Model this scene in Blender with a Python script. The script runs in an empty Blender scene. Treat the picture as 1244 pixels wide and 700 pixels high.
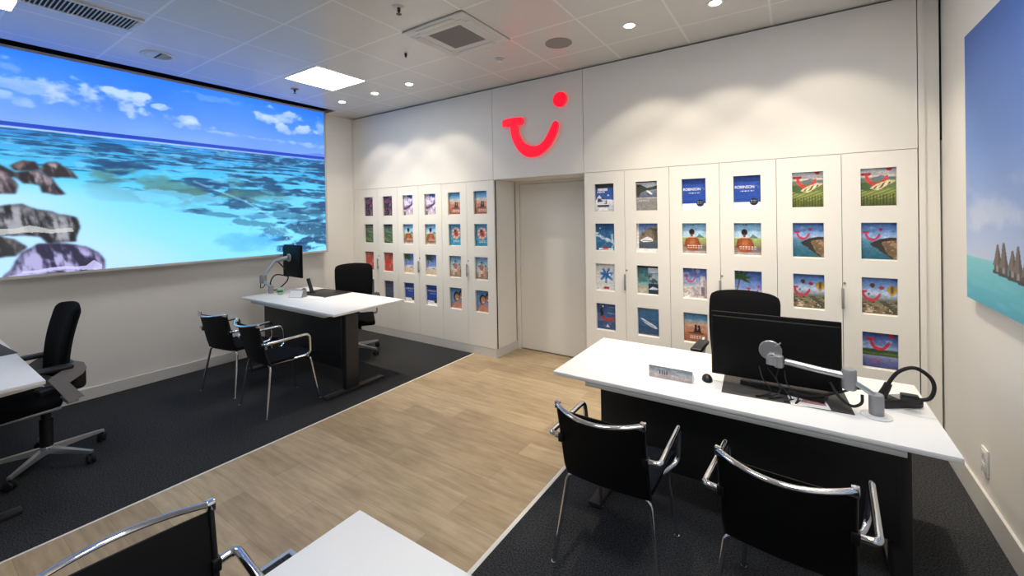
import bpy, bmesh, math, random
import numpy as np
from mathutils import Vector, Matrix

random.seed(4)
SC = bpy.context.scene
COL = SC.collection
PI = math.pi


# ------------------------------------------------------------------ materials
def lin(c):
    return tuple((x / 12.92 if x <= 0.04045 else ((x + 0.055) / 1.055) ** 2.4) for x in c)


def hexc(r, g, b):
    return lin((r / 255, g / 255, b / 255))


def new_mat(name):
    m = bpy.data.materials.new(name)
    m.use_nodes = True
    nt = m.node_tree
    return m, nt, nt.nodes['Principled BSDF']


def mat(name, rgb, rough=0.5, metal=0.0, bump=0.0, scale=200.0, vary=0.0, spec=0.5):
    m, nt, b = new_mat(name)
    col = hexc(*rgb)
    b.inputs['Base Color'].default_value = (*col, 1)
    b.inputs['Roughness'].default_value = rough
    b.inputs['Metallic'].default_value = metal
    b.inputs['Specular IOR Level'].default_value = spec
    if bump or vary:
        tc = nt.nodes.new('ShaderNodeTexCoord')
        n = nt.nodes.new('ShaderNodeTexNoise')
        n.inputs['Scale'].default_value = scale
        n.inputs['Detail'].default_value = 4
        nt.links.new(tc.outputs['Object'], n.inputs['Vector'])
        if bump:
            bp = nt.nodes.new('ShaderNodeBump')
            bp.inputs['Strength'].default_value = bump
            bp.inputs['Distance'].default_value = 0.004
            nt.links.new(n.outputs['Fac'], bp.inputs['Height'])
            nt.links.new(bp.outputs['Normal'], b.inputs['Normal'])
        if vary:
            mx = nt.nodes.new('ShaderNodeMix')
            mx.data_type = 'RGBA'
            mx.inputs[6].default_value = (*[x * (1 - vary) for x in col], 1)
            mx.inputs[7].default_value = (*[min(1, x * (1 + vary)) for x in col], 1)
            mr = nt.nodes.new('ShaderNodeMapRange')
            mr.inputs['From Min'].default_value = .32
            mr.inputs['From Max'].default_value = .68
            nt.links.new(n.outputs['Fac'], mr.inputs['Value'])
            nt.links.new(mr.outputs[0], mx.inputs[0])
            nt.links.new(mx.outputs[2], b.inputs['Base Color'])
    return m


def emit(name, rgb, strength):
    m, nt, b = new_mat(name)
    b.inputs['Base Color'].default_value = (*hexc(*rgb), 1)
    b.inputs['Emission Color'].default_value = (*hexc(*rgb), 1)
    b.inputs['Emission Strength'].default_value = strength
    return m


def painted(name, rough=0.35, glow=0.0):
    m, nt, b = new_mat(name)
    a = nt.nodes.new('ShaderNodeAttribute')
    a.attribute_name = 'print'
    if glow:
        b.inputs['Base Color'].default_value = (0.01, 0.01, 0.01, 1)
        nt.links.new(a.outputs['Color'], b.inputs['Emission Color'])
        b.inputs['Emission Strength'].default_value = glow
    else:
        nt.links.new(a.outputs['Color'], b.inputs['Base Color'])
    b.inputs['Roughness'].default_value = rough
    return m


WALL = mat('wall_plaster', (238, 234, 226), 0.85, bump=0.06, scale=260)
PANEL = mat('white_laminate', (241, 237, 227), 0.45, spec=0.35)
SEAM = mat('dark_gap', (22, 22, 22), 0.9)
BASEB = mat('baseboard_paint', (214, 212, 206), 0.5)
WHITE = mat('white_desk_laminate', (240, 240, 238), 0.35)
DESKEDGE = mat('desk_edge_grey', (190, 190, 186), 0.5)
BLACKPANEL = mat('black_modesty_laminate', (16, 16, 17), 0.55)
STEELBLACK = mat('graphite_steel', (52, 50, 50), 0.45, metal=0.3)
CHROME = mat('chrome', (225, 225, 228), 0.12, metal=1.0)
ALU = mat('brushed_aluminium', (188, 190, 192), 0.34, metal=0.85)
SATIN = mat('satin_grey_plastic', (150, 150, 152), 0.42, metal=0.25)
FABRIC = mat('black_fabric', (14, 14, 16), 0.95, bump=0.25, scale=900, spec=0.1)
MESHF = mat('black_mesh_back', (13, 13, 14), 0.62, bump=0.15, scale=1200, spec=0.25)
NAVYF = mat('dark_seat_fabric', (19, 21, 27), 0.95, bump=0.25, scale=900, spec=0.1)
PLASTIC = mat('black_plastic', (15, 15, 16), 0.45)
RUBBER = mat('black_rubber', (14, 14, 14), 0.7)
PADM = mat('grey_desk_pad', (62, 60, 58), 0.75)
PADBROWN = mat('dark_leather_pad', (40, 34, 32), 0.45)
MONBLACK = mat('monitor_black', (9, 9, 10), 0.6, spec=0.2)
PAPER = mat('paper', (240, 239, 235), 0.7)
REDPRINT = mat('red_print', (150, 24, 44), 0.6)
STRIP = mat('pale_floor_trim', (238, 235, 226), 0.4)
FRAMEALU = mat('lightbox_frame', (198, 194, 186), 0.4, metal=0.3)
LEDM = emit('led_diffuser', (251, 251, 255), 15.5)
SPOTM = emit('spot_lens', (255, 246, 230), 14.0)
FIXT = mat('fixture_white', (222, 221, 217), 0.45)
FIXGREY = mat('fixture_grey', (150, 147, 144), 0.6)
GRILLED = mat('duct_dark', (16, 18, 24), 0.8)
REDGLOW = emit('lit_red_acrylic', (255, 0, 34), 1.7)
REDGLOW.node_tree.nodes['Principled BSDF'].inputs['Base Color'].default_value = (.05, 0, .002, 1)
REDSIDE = mat('red_acrylic_edge', (240, 120, 124), 0.3)
PRINT = painted('printed_paper', 0.32)
PRINTM = painted('printed_canvas', 0.6)
MURALM = painted('backlit_print', 0.5, glow=1.35)
LETTER = mat('white_lettering', (240, 243, 250), 0.5)
CERAMIC = mat('green_white_ceramic', (196, 212, 196), 0.3)
LEAF = mat('green_print', (60, 130, 70), 0.5)


def ceiling_mat():
    m, nt, b = new_mat('metal_ceiling_tiles')
    b.inputs['Roughness'].default_value = 0.27
    b.inputs['Specular IOR Level'].default_value = 0.6
    tc = nt.nodes.new('ShaderNodeTexCoord')
    sp = nt.nodes.new('ShaderNodeSeparateXYZ')
    nt.links.new(tc.outputs['Object'], sp.inputs[0])

    def M(op, a, bb=None, c=None):
        n = nt.nodes.new('ShaderNodeMath')
        n.operation = op
        for i, v in enumerate((a, bb, c)):
            if v is None:
                continue
            if isinstance(v, (int, float)):
                n.inputs[i].default_value = v
            else:
                nt.links.new(v, n.inputs[i])
        return n.outputs[0]
    masks = []
    for ax, off in (('X', -2.09), ('Y', 2.485)):
        f = M('FRACT', M('DIVIDE', M('SUBTRACT', sp.outputs[ax], off - 6.475 - 0.009), 0.6475))
        masks.append(M('LESS_THAN', f, 0.028))
    line = M('MAXIMUM', masks[0], masks[1])
    mx = nt.nodes.new('ShaderNodeMix')
    mx.data_type = 'RGBA'
    mx.inputs[6].default_value = (*hexc(222, 218, 211), 1)
    mx.inputs[7].default_value = (*hexc(240, 237, 230), 1)
    nt.links.new(line, mx.inputs[0])
    nt.links.new(mx.outputs[2], b.inputs['Base Color'])
    return m


CEIL = ceiling_mat()


def wood_mat():
    m, nt, b = new_mat('oak_vinyl_planks')
    L = nt.links
    tc = nt.nodes.new('ShaderNodeTexCoord')
    br = nt.nodes.new('ShaderNodeTexBrick')
    br.offset = 0.37
    br.inputs['Scale'].default_value = 1.0
    br.inputs['Brick Width'].default_value = 1.25
    br.inputs['Row Height'].default_value = 0.185
    br.inputs['Mortar Size'].default_value = 0.0016
    br.inputs['Mortar Smooth'].default_value = 0.3
    br.inputs['Bias'].default_value = 0.0
    br.inputs['Color1'].default_value = (*hexc(178, 156, 124), 1)
    br.inputs['Color2'].default_value = (*hexc(201, 180, 146), 1)
    br.inputs['Mortar'].default_value = (*hexc(164, 140, 110), 1)
    L.new(tc.outputs['Object'], br.inputs['Vector'])
    mp = nt.nodes.new('ShaderNodeMapping')
    mp.inputs['Scale'].default_value = (1.6, 13, 1)
    L.new(tc.outputs['Object'], mp.inputs['Vector'])
    n = nt.nodes.new('ShaderNodeTexNoise')
    n.inputs['Scale'].default_value = 2.0
    n.inputs['Detail'].default_value = 6
    n.inputs['Roughness'].default_value = 0.6
    L.new(mp.outputs[0], n.inputs['Vector'])
    cr = nt.nodes.new('ShaderNodeValToRGB')
    cr.color_ramp.elements[0].position = 0.32
    cr.color_ramp.elements[0].color = (0.66, 0.63, 0.6, 1)
    cr.color_ramp.elements[1].position = 0.68
    cr.color_ramp.elements[1].color = (1.08, 1.08, 1.08, 1)
    L.new(n.outputs['Fac'], cr.inputs[0])
    n2 = nt.nodes.new('ShaderNodeTexNoise')
    n2.inputs['Scale'].default_value = 3.2
    n2.inputs['Detail'].default_value = 3
    L.new(tc.outputs['Object'], n2.inputs['Vector'])
    cr2 = nt.nodes.new('ShaderNodeValToRGB')
    cr2.color_ramp.elements[0].position = 0.35
    cr2.color_ramp.elements[0].color = (0.86, 0.85, 0.85, 1)
    cr2.color_ramp.elements[1].position = 0.6
    cr2.color_ramp.elements[1].color = (1, 1, 1, 1)
    L.new(n2.outputs['Fac'], cr2.inputs[0])
    m1 = nt.nodes.new('ShaderNodeMix')
    m1.data_type = 'RGBA'
    m1.blend_type = 'MULTIPLY'
    m1.inputs[0].default_value = 0.75
    L.new(br.outputs['Color'], m1.inputs[6])
    L.new(cr.outputs[0], m1.inputs[7])
    m2 = nt.nodes.new('ShaderNodeMix')
    m2.data_type = 'RGBA'
    m2.blend_type = 'MULTIPLY'
    m2.inputs[0].default_value = 0.7
    L.new(m1.outputs[2], m2.inputs[6])
    L.new(cr2.outputs[0], m2.inputs[7])
    L.new(m2.outputs[2], b.inputs['Base Color'])
    b.inputs['Roughness'].default_value = 0.45
    b.inputs['Specular IOR Level'].default_value = 0.35
    return m


WOOD = wood_mat()


def carpet_mat(name, rgb):
    m = mat(name, rgb, 1.0, bump=0.6, scale=125, vary=0.7, spec=0.05)
    return m


CARPET = carpet_mat('charcoal_carpet', (57, 58, 60))


# ------------------------------------------------------------------ mesh helpers
def BM():
    return bmesh.new()


def box(bm, x0, x1, y0, y1, z0, z1, bev=0.0, seg=2):
    r = bmesh.ops.create_cube(bm, size=1.0)
    vs = r['verts']
    for v in vs:
        v.co = Vector(((x0 + x1) / 2 + v.co.x * (x1 - x0), (y0 + y1) / 2 + v.co.y * (y1 - y0), (z0 + z1) / 2 + v.co.z * (z1 - z0)))
    if bev:
        es = list({e for v in vs for e in v.link_edges})
        r2 = bmesh.ops.bevel(bm, geom=es, offset=bev, segments=seg, affect='EDGES', profile=0.5)
        vs = list({v for f in r2['faces'] for v in f.verts} | {v for v in vs if v.is_valid})
    return vs


def fillet(pts, r, n=5):
    P = [Vector(p) for p in pts]
    out = [P[0]]
    for i in range(1, len(P) - 1):
        a, b, c = P[i - 1], P[i], P[i + 1]
        d1, d2 = (a - b), (c - b)
        k = min(r, d1.length * 0.48, d2.length * 0.48)
        p1, p2 = b + d1.normalized() * k, b + d2.normalized() * k
        for j in range(n + 1):
            t = j / n
            out.append(p1 * (1 - t) ** 2 + b * 2 * t * (1 - t) + p2 * t * t)
    out.append(P[-1])
    return out


def smooth_path(pts, n=6):
    P = [Vector(p) for p in pts]
    Q = [P[0] * 2 - P[1]] + P + [P[-1] * 2 - P[-2]]
    out = []
    for i in range(1, len(Q) - 2):
        p0, p1, p2, p3 = Q[i - 1:i + 3]
        for j in range(n):
            t = j / n
            out.append(0.5 * ((2 * p1) + (p2 - p0) * t + (2 * p0 - 5 * p1 + 4 * p2 - p3) * t * t + (3 * p1 - p0 - 3 * p2 + p3) * t ** 3))
    out.append(P[-1])
    return out


def tube(bm, pts, r, seg=10, r2=None, flat=1.0):
    P = [Vector(p) for p in pts]
    Q = [P[0]]
    for p in P[1:]:
        if (p - Q[-1]).length > 1e-5:
            Q.append(p)
    P = Q
    rings = []
    t = (P[1] - P[0]).normalized()
    up = Vector((0, 0, 1)) if abs(t.z) < 0.9 else Vector((0, 1, 0))
    n = t.cross(up).normalized()
    for i, p in enumerate(P):
        if i == 0:
            tt = (P[1] - P[0]).normalized()
        elif i == len(P) - 1:
            tt = (P[-1] - P[-2]).normalized()
        else:
            tt = ((P[i + 1] - p).normalized() + (p - P[i - 1]).normalized())
            tt = tt.normalized() if tt.length > 1e-6 else (P[i + 1] - p).normalized()
        n = (n - tt * n.dot(tt))
        n = n.normalized() if n.length > 1e-6 else tt.orthogonal().normalized()
        b = tt.cross(n)
        rr = r if r2 is None else r + (r2 - r) * i / (len(P) - 1)
        rings.append([bm.verts.new(p + n * math.cos(2 * PI * k / seg) * rr + b * math.sin(2 * PI * k / seg) * rr * flat) for k in range(seg)])
    for a, b in zip(rings, rings[1:]):
        for k in range(seg):
            bm.faces.new((a[k], a[(k + 1) % seg], b[(k + 1) % seg], b[k]))
    bm.faces.new(list(reversed(rings[0])))
    bm.faces.new(rings[-1])


def lathe(bm, prof, cx=0, cy=0, seg=28, axis='Z', origin=(0, 0, 0)):
    """prof: list of (radius, height)."""
    rings = []
    o = Vector(origin)
    for r, h in prof:
        ring = []
        for k in range(seg):
            a = 2 * PI * k / seg
            if axis == 'Z':
                v = Vector((cx + r * math.cos(a), cy + r * math.sin(a), h))
            elif axis == 'Y':
                v = Vector((r * math.cos(a), h, r * math.sin(a)))
            else:
                v = Vector((h, r * math.cos(a), r * math.sin(a)))
            ring.append(bm.verts.new(v + o))
        rings.append(ring)
    for a, b in zip(rings, rings[1:]):
        for k in range(seg):
            bm.faces.new((a[k], a[(k + 1) % seg], b[(k + 1) % seg], b[k]))
    bm.faces.new(list(reversed(rings[0])))
    bm.faces.new(rings[-1])


def prism(bm, poly, to3, depth):
    """poly 2D outline; to3(a, b, d) -> 3D point."""
    A = [bm.verts.new(to3(a, b, 0)) for a, b in poly]
    B = [bm.verts.new(to3(a, b, depth)) for a, b in poly]
    bm.faces.new(A)
    bm.faces.new(list(reversed(B)))
    n = len(poly)
    for i in range(n):
        bm.faces.new((A[i], B[i], B[(i + 1) % n], A[(i + 1) % n]))


def obj(name, bm, material, parent=None, smooth=True, loc=None):
    bmesh.ops.recalc_face_normals(bm, faces=bm.faces[:])
    me = bpy.data.meshes.new(name)
    bm.to_mesh(me)
    bm.free()
    mats = material if isinstance(material, (list, tuple)) else [material]
    for m in mats:
        me.materials.append(m)
    if smooth:
        for p in me.polygons:
            p.use_smooth = True
        me.set_sharp_from_angle(angle=math.radians(38))
    o = bpy.data.objects.new(name, me)
    COL.objects.link(o)
    if parent is not None:
        o.parent = parent
    if loc is not None:
        o.location = loc
    return o


def thing(name, label, cat, loc=(0, 0, 0), rz=0.0, group=None):
    o = bpy.data.objects.new(name, None)
    o.empty_display_size = 0.1
    COL.objects.link(o)
    o.location = loc
    o.rotation_euler = (0, 0, rz)
    tag(o, label, cat, group)
    return o


def tag(o, label, cat, group=None):
    o['label'] = label
    o['category'] = cat
    if group:
        o['group'] = group
    return o


def struct(name, bm, material, parent=None, label=None, smooth=False):
    o = obj(name, bm, material, parent, smooth)
    if parent is None:
        o['kind'] = 'structure'
        o['category'] = name.split('_')[0]
        o['label'] = label
    return o


def dup(root, loc, rz, label, group=None):
    r = root.copy()
    COL.objects.link(r)
    r.location = loc
    r.rotation_euler = (0, 0, rz)
    r['label'] = label
    if group:
        r['group'] = group
    for ch in list(root.children):
        c = ch.copy()
        COL.objects.link(c)
        c.parent = r
        for g in list(ch.children):
            d = g.copy()
            COL.objects.link(d)
            d.parent = c
    return r


# ------------------------------------------------------------------ dimensions
H = 1.75                      # camera height
ZC = 3.31                     # ceiling
YB = 4.21                     # plane of the cabinet fronts
XL, XR = -5.83, 0.875         # side walls
YF = -3.2                     # shop front behind the viewer
BL, BR = -3.425, -1.357       # carpet borders

# ------------------------------------------------------------------ setting
bm = BM(); box(bm, BL, BR, YF, 4.75, -0.05, 0)
struct('floor', bm, WOOD, label='pale oak plank walkway floor running between the carpets')
bm = BM(); box(bm, XL, BL - 0.008, YF, YB + 0.02, -0.05, 0)
struct('floor_left', bm, CARPET, label='charcoal carpet under the desks along the mural wall')
bm = BM(); box(bm, BR + 0.024, XR, YF, YB + 0.02, -0.05, 0)
struct('floor_right', bm, CARPET, label='charcoal carpet under the desk by the right wall')
bm = BM(); box(bm, BL - 0.008, BL + 0.008, YF, YB, -0.05, 0.002)
struct('trim_1', bm, STRIP, label='thin pale strip between left carpet and wood')
bm = BM(); box(bm, BR, BR + 0.024, YF, YB, -0.05, 0.002)
struct('trim_2', bm, STRIP, label='thin pale strip between right carpet and wood')

bm = BM(); box(bm, XL - 0.15, XL, YF, 4.8, 0, ZC - 0.001)
struct('wall_left', bm, WALL, label='pale plaster wall carrying the lit seascape')
bm = BM(); box(bm, XR, XR + 0.15, YF, 4.8, 0, ZC + 0.1)
struct('wall_right', bm, WALL, label='pale plaster wall carrying the lagoon picture')
bm = BM(); box(bm, XL - 0.15, XR + 0.15, YF - 0.15, YF, 0, ZC + 0.1)
struct('wall_front', bm, WALL, label='plaster wall closing the room behind the viewer')

# back wall: structural wall behind the furniture, three upper panels with thin seams
bm = BM(); box(bm, XL - 0.15, XR + 0.15, 4.74, 4.9, 0, ZC + 0.1)
struct('wall_back', bm, WALL, label='wall behind the cabinets and the doorway')
bm = BM()
zt = ZC - 0.014
for x0, x1 in ((-5.786, -3.076), (-3.070, -1.877), (-1.871, 0.742)):
    box(bm, x0, x1, YB, YB + 0.03, 2.190, zt)
struct('wall_back_upper', bm, PANEL, label='white panelled bulkhead above the brochure cabinets and doorway')
bm = BM(); box(bm, XL, XR, YB + 0.032, YB + 0.46, 2.24, ZC)
struct('trim_3', bm, SEAM, label='dark gap line around the bulkhead panels')
bm = BM(); box(bm, -3.07, -1.871, YB + 0.03, 4.738, 2.190, 2.235)
struct('trim_4', bm, PANEL, label='white soffit over the recessed doorway')
bm = BM()
box(bm, XL, -5.79, YB - 0.004, YB + 0.4, 0, ZC - 0.002)
struct('trim_5', bm, WALL, label='narrow filler strip in the left back corner')
bm = BM()
box(bm, 0.748, 0.782, YB + 0.004, YB + 0.4, 0, ZC - 0.002)
box(bm, 0.782, 0.862, YB + 0.024, YB + 0.4, 0, ZC - 0.002)
struct('trim_6', bm, PANEL, label='white corner post beside the last cabinet')

# door in the recess
bm = BM()
box(bm, -3.062, -3.005, 4.68, 4.738, 0, 2.188)
box(bm, -1.93, -1.876, 4.68, 4.738, 0, 2.188)
box(bm, -3.005, -1.93, 4.69, 4.738, 2.155, 2.188)
struct('trim_7', bm, PANEL, label='white frame around the recessed door')
bm = BM(); box(bm, -3.000, -1.935, 4.695, 4.735, 0.014, 2.150, 0.003)
struct('door_1', bm, PANEL, label='plain white flush door in the recess between the cabinet banks')
bm = BM(); box(bm, -1.8762, -1.8718, YB + 0.03, 4.679, 0, 2.188)
struct('wall_recess', bm, PANEL, label='white side panel on the right of the doorway recess')
bm = BM()
box(bm, -3.0625, -3.056, YB + 0.002, 4.68, 0, 0.104)
struct('baseboard_back', bm, BASEB, label='low white plinth on the left side of the doorway recess')

# ceiling with a dark slot along the mural
bm = BM()
box(bm, -5.53, XR, YF, YB + 0.03, ZC, ZC + 0.05)
box(bm, XL, -5.53, 3.74, YB + 0.03, ZC, ZC + 0.05)
struct('ceiling', bm, CEIL, label='grey metal tile ceiling with pale joints')
bm = BM()
box(bm, XL, -5.53, YF, 3.74, 3.50, 3.53)
box(bm, XL - .15, XL, YF, 3.77, ZC, 3.53)
box(bm, -5.53, -5.50, YF, 3.77, ZC + 0.05, 3.53)
box(bm, XL, -5.5, 3.74, 3.77, ZC + 0.05, 3.53)
struct('ceiling_slot', bm, SEAM, label='dark recessed slot in the ceiling along the mural')  # slot lining coloured near black to stand in for its shade

bm = BM(); box(bm, XL, XL + 0.016, YF, YB - 0.006, 0, 0.112, 0.002)
struct('baseboard_left', bm, BASEB, label='white baseboard under the mural')
bm = BM(); box(bm, XR - 0.016, XR, YF, YB - 0.002, 0, 0.15, 0.002)
struct('baseboard_right', bm, BASEB, label='white baseboard along the right wall')


# ------------------------------------------------------------------ painting on grids
def sm(a, b, x):
    t = np.clip((x - a) / (b - a), 0, 1)
    return t * t * (3 - 2 * t)


class Noise:
    def __init__(s, seed):
        s.g = np.random.RandomState(seed).rand(128, 128)

    def v(s, x, y):
        xi, yi = np.floor(x).astype(int), np.floor(y).astype(int)
        fx, fy = x - xi, y - yi
        fx, fy = fx * fx * (3 - 2 * fx), fy * fy * (3 - 2 * fy)
        g = s.g
        a, b = g[xi % 128, yi % 128], g[(xi + 1) % 128, yi % 128]
        c, d = g[xi % 128, (yi + 1) % 128], g[(xi + 1) % 128, (yi + 1) % 128]
        return (a * (1 - fx) + b * fx) * (1 - fy) + (c * (1 - fx) + d * fx) * fy

    def f(s, x, y, o=4):
        t = 0; w = 0.5; z = 0
        for i in range(o):
            t = t + w * s.v(x * 2 ** i + 17 * i, y * 2 ** i + 5 * i)
            z += w
            w *= 0.5
        return t / z


NZ = Noise(3)


class Canvas:
    """picture coordinates x to the right 0..w, y up 0..h."""
    def __init__(s, w, h, nx, ny):
        s.x, s.y = np.meshgrid(np.linspace(0, w, nx), np.linspace(0, h, ny))
        s.w, s.h = w, h
        s.c = np.ones(s.x.shape + (3,)) * 0.9

    def put(s, mask, rgb):
        m = np.clip(np.asarray(mask, float), 0, 1)[..., None]
        col = np.asarray(rgb, float)
        col = col / 255
        s.c = s.c * (1 - m) + col * m

    def vgrad(s, stops):
        ys = [a for a, _ in stops]
        for k in range(3):
            s.c[..., k] = np.interp(s.y, ys, [c[k] / 255 for _, c in stops])

    def ell(s, cx, cy, rx, ry, soft=0.15, rot=0):
        dx, dy = s.x - cx, s.y - cy
        ca, sa = math.cos(rot), math.sin(rot)
        d = np.sqrt(((dx * ca + dy * sa) / rx) ** 2 + ((-dx * sa + dy * ca) / ry) ** 2)
        return 1 - sm(1 - soft, 1 + soft, d)

    def rect(s, x0, x1, y0, y1):
        return ((s.x >= x0) & (s.x <= x1) & (s.y >= y0) & (s.y <= y1)).astype(float)

    def poly(s, pts, jx=0.0, f=3.0):
        x = s.x + jx * (NZ.f(s.x * f, s.y * f, 3) - 0.5)
        y = s.y + jx * (NZ.f(s.x * f + 40, s.y * f + 9, 3) - 0.5)
        ins = np.zeros(s.x.shape, bool)
        n = len(pts)
        for i in range(n):
            (x0, y0), (x1, y1) = pts[i], pts[(i + 1) % n]
            if y0 == y1:
                continue
            c = ((y0 > y) != (y1 > y)) & (x < (x1 - x0) * (y - y0) / (y1 - y0) + x0)
            ins ^= c
        return ins.astype(float)


def print_mesh(name, cv, to3, material, parent=None, back=None):
    """grid mesh carrying the canvas colours; back = thickness vector for the closed rear of the sheet."""
    ny, nx = cv.x.shape
    co = [to3(a, b) for a, b in zip(cv.x.ravel(), cv.y.ravel())]
    idx = np.arange(nx * ny).reshape(ny, nx)
    faces = np.stack([idx[:-1, :-1], idx[:-1, 1:], idx[1:, 1:], idx[1:, :-1]], -1).reshape(-1, 4).tolist()
    c3 = cv.c
    if material is PRINT:
        g = NZ.f(cv.x * 13 + 5, cv.y * 13 + 9, 4) + .5 * NZ.v(cv.x * 45, cv.y * 45)
        c3 = c3 * (.80 + .30 * g / 1.0)[..., None]
        lum = c3.mean(-1, keepdims=True)
        c3 = c3 * .88 + lum * .12
    cols = np.clip(c3, 0, 1).reshape(-1, 3)
    if back is not None:
        k = len(co)
        cs = [idx[0, 0], idx[0, -1], idx[-1, -1], idx[-1, 0]]
        bv = Vector(back)
        co += [tuple(Vector(co[i]) + bv) for i in cs]
        faces.append([k + 3, k + 2, k + 1, k])
        edges = [idx[0, :], idx[:, -1], idx[-1, ::-1], idx[::-1, 0]]
        for e, (p, q) in zip(edges, ((0, 1), (1, 2), (2, 3), (3, 0))):
            faces.append([k + p, k + q] + [int(v) for v in e[::-1]])
        cols = np.vstack([cols, np.ones((4, 3)) * 0.92])
    me = bpy.data.meshes.new(name)
    me.from_pydata([tuple(c) for c in co], [], faces)
    at = me.color_attributes.new('print', 'FLOAT_COLOR', 'POINT')
    c = np.clip(cols, 0, 1)
    l = np.where(c <= 0.04045, c / 12.92, ((c + 0.055) / 1.055) ** 2.4)
    at.data.foreach_set('color', np.hstack([l, np.ones((len(l), 1))]).astype(np.float32).ravel())
    me.materials.append(material)
    o = bpy.data.objects.new(name, me)
    COL.objects.link(o)
    if parent is not None:
        o.parent = parent
    return o


# the smile emblem: outlines in a unit frame, x 0..1 from the bar to the dot, y 0 at the bottom of the curve
SM_X0, SM_W, SM_Z0 = -2.897, 0.846, 2.406
BAR = [(-2.897, 2.86), (-2.885, 2.892), (-2.63, 2.892), (-2.605, 2.862), (-2.612, 2.815), (-2.645, 2.793), (-2.885, 2.798), (-2.897, 2.82)]
CURVE = [(-2.787, 2.85), (-2.779, 2.705), (-2.741, 2.601), (-2.674, 2.495), (-2.579, 2.424), (-2.503, 2.406), (-2.391, 2.42), (-2.281, 2.489),
         (-2.191, 2.604), (-2.15, 2.723), (-2.153, 2.765), (-2.187, 2.787), (-2.222, 2.768), (-2.26, 2.69), (-2.315, 2.603), (-2.389, 2.539),
         (-2.463, 2.531), (-2.538, 2.547), (-2.614, 2.596), (-2.675, 2.694), (-2.700, 2.85)]
DOT = (-2.129, 3.010, 0.082)


def unit(p):
    return ((p[0] - SM_X0) / SM_W, (p[1] - SM_Z0) / SM_W)


def smile(cv, x, y, w, rgb=(214, 38, 58), a=1.0, tilt=0.0):
    ca, sa = math.cos(tilt), math.sin(tilt)

    def tr(p):
        u, v = unit(p)
        return (x + w * (u * ca - v * sa), y + w * (u * sa + v * ca))
    m = np.maximum(cv.poly([tr(p) for p in BAR]), cv.poly([tr(p) for p in CURVE]))
    cx, cy = tr(DOT)
    m = np.maximum(m, cv.ell(cx, cy, DOT[2] / SM_W * w, DOT[2] / SM_W * w, 0.1))
    cv.put(m * a, rgb)


# ------------------------------------------------------------------ mural (light box)
MX = -5.68
KM = .9853
MY0, MY1, MZ0, MZ1 = -0.55, 3.69, 1.282, 3.302


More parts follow.
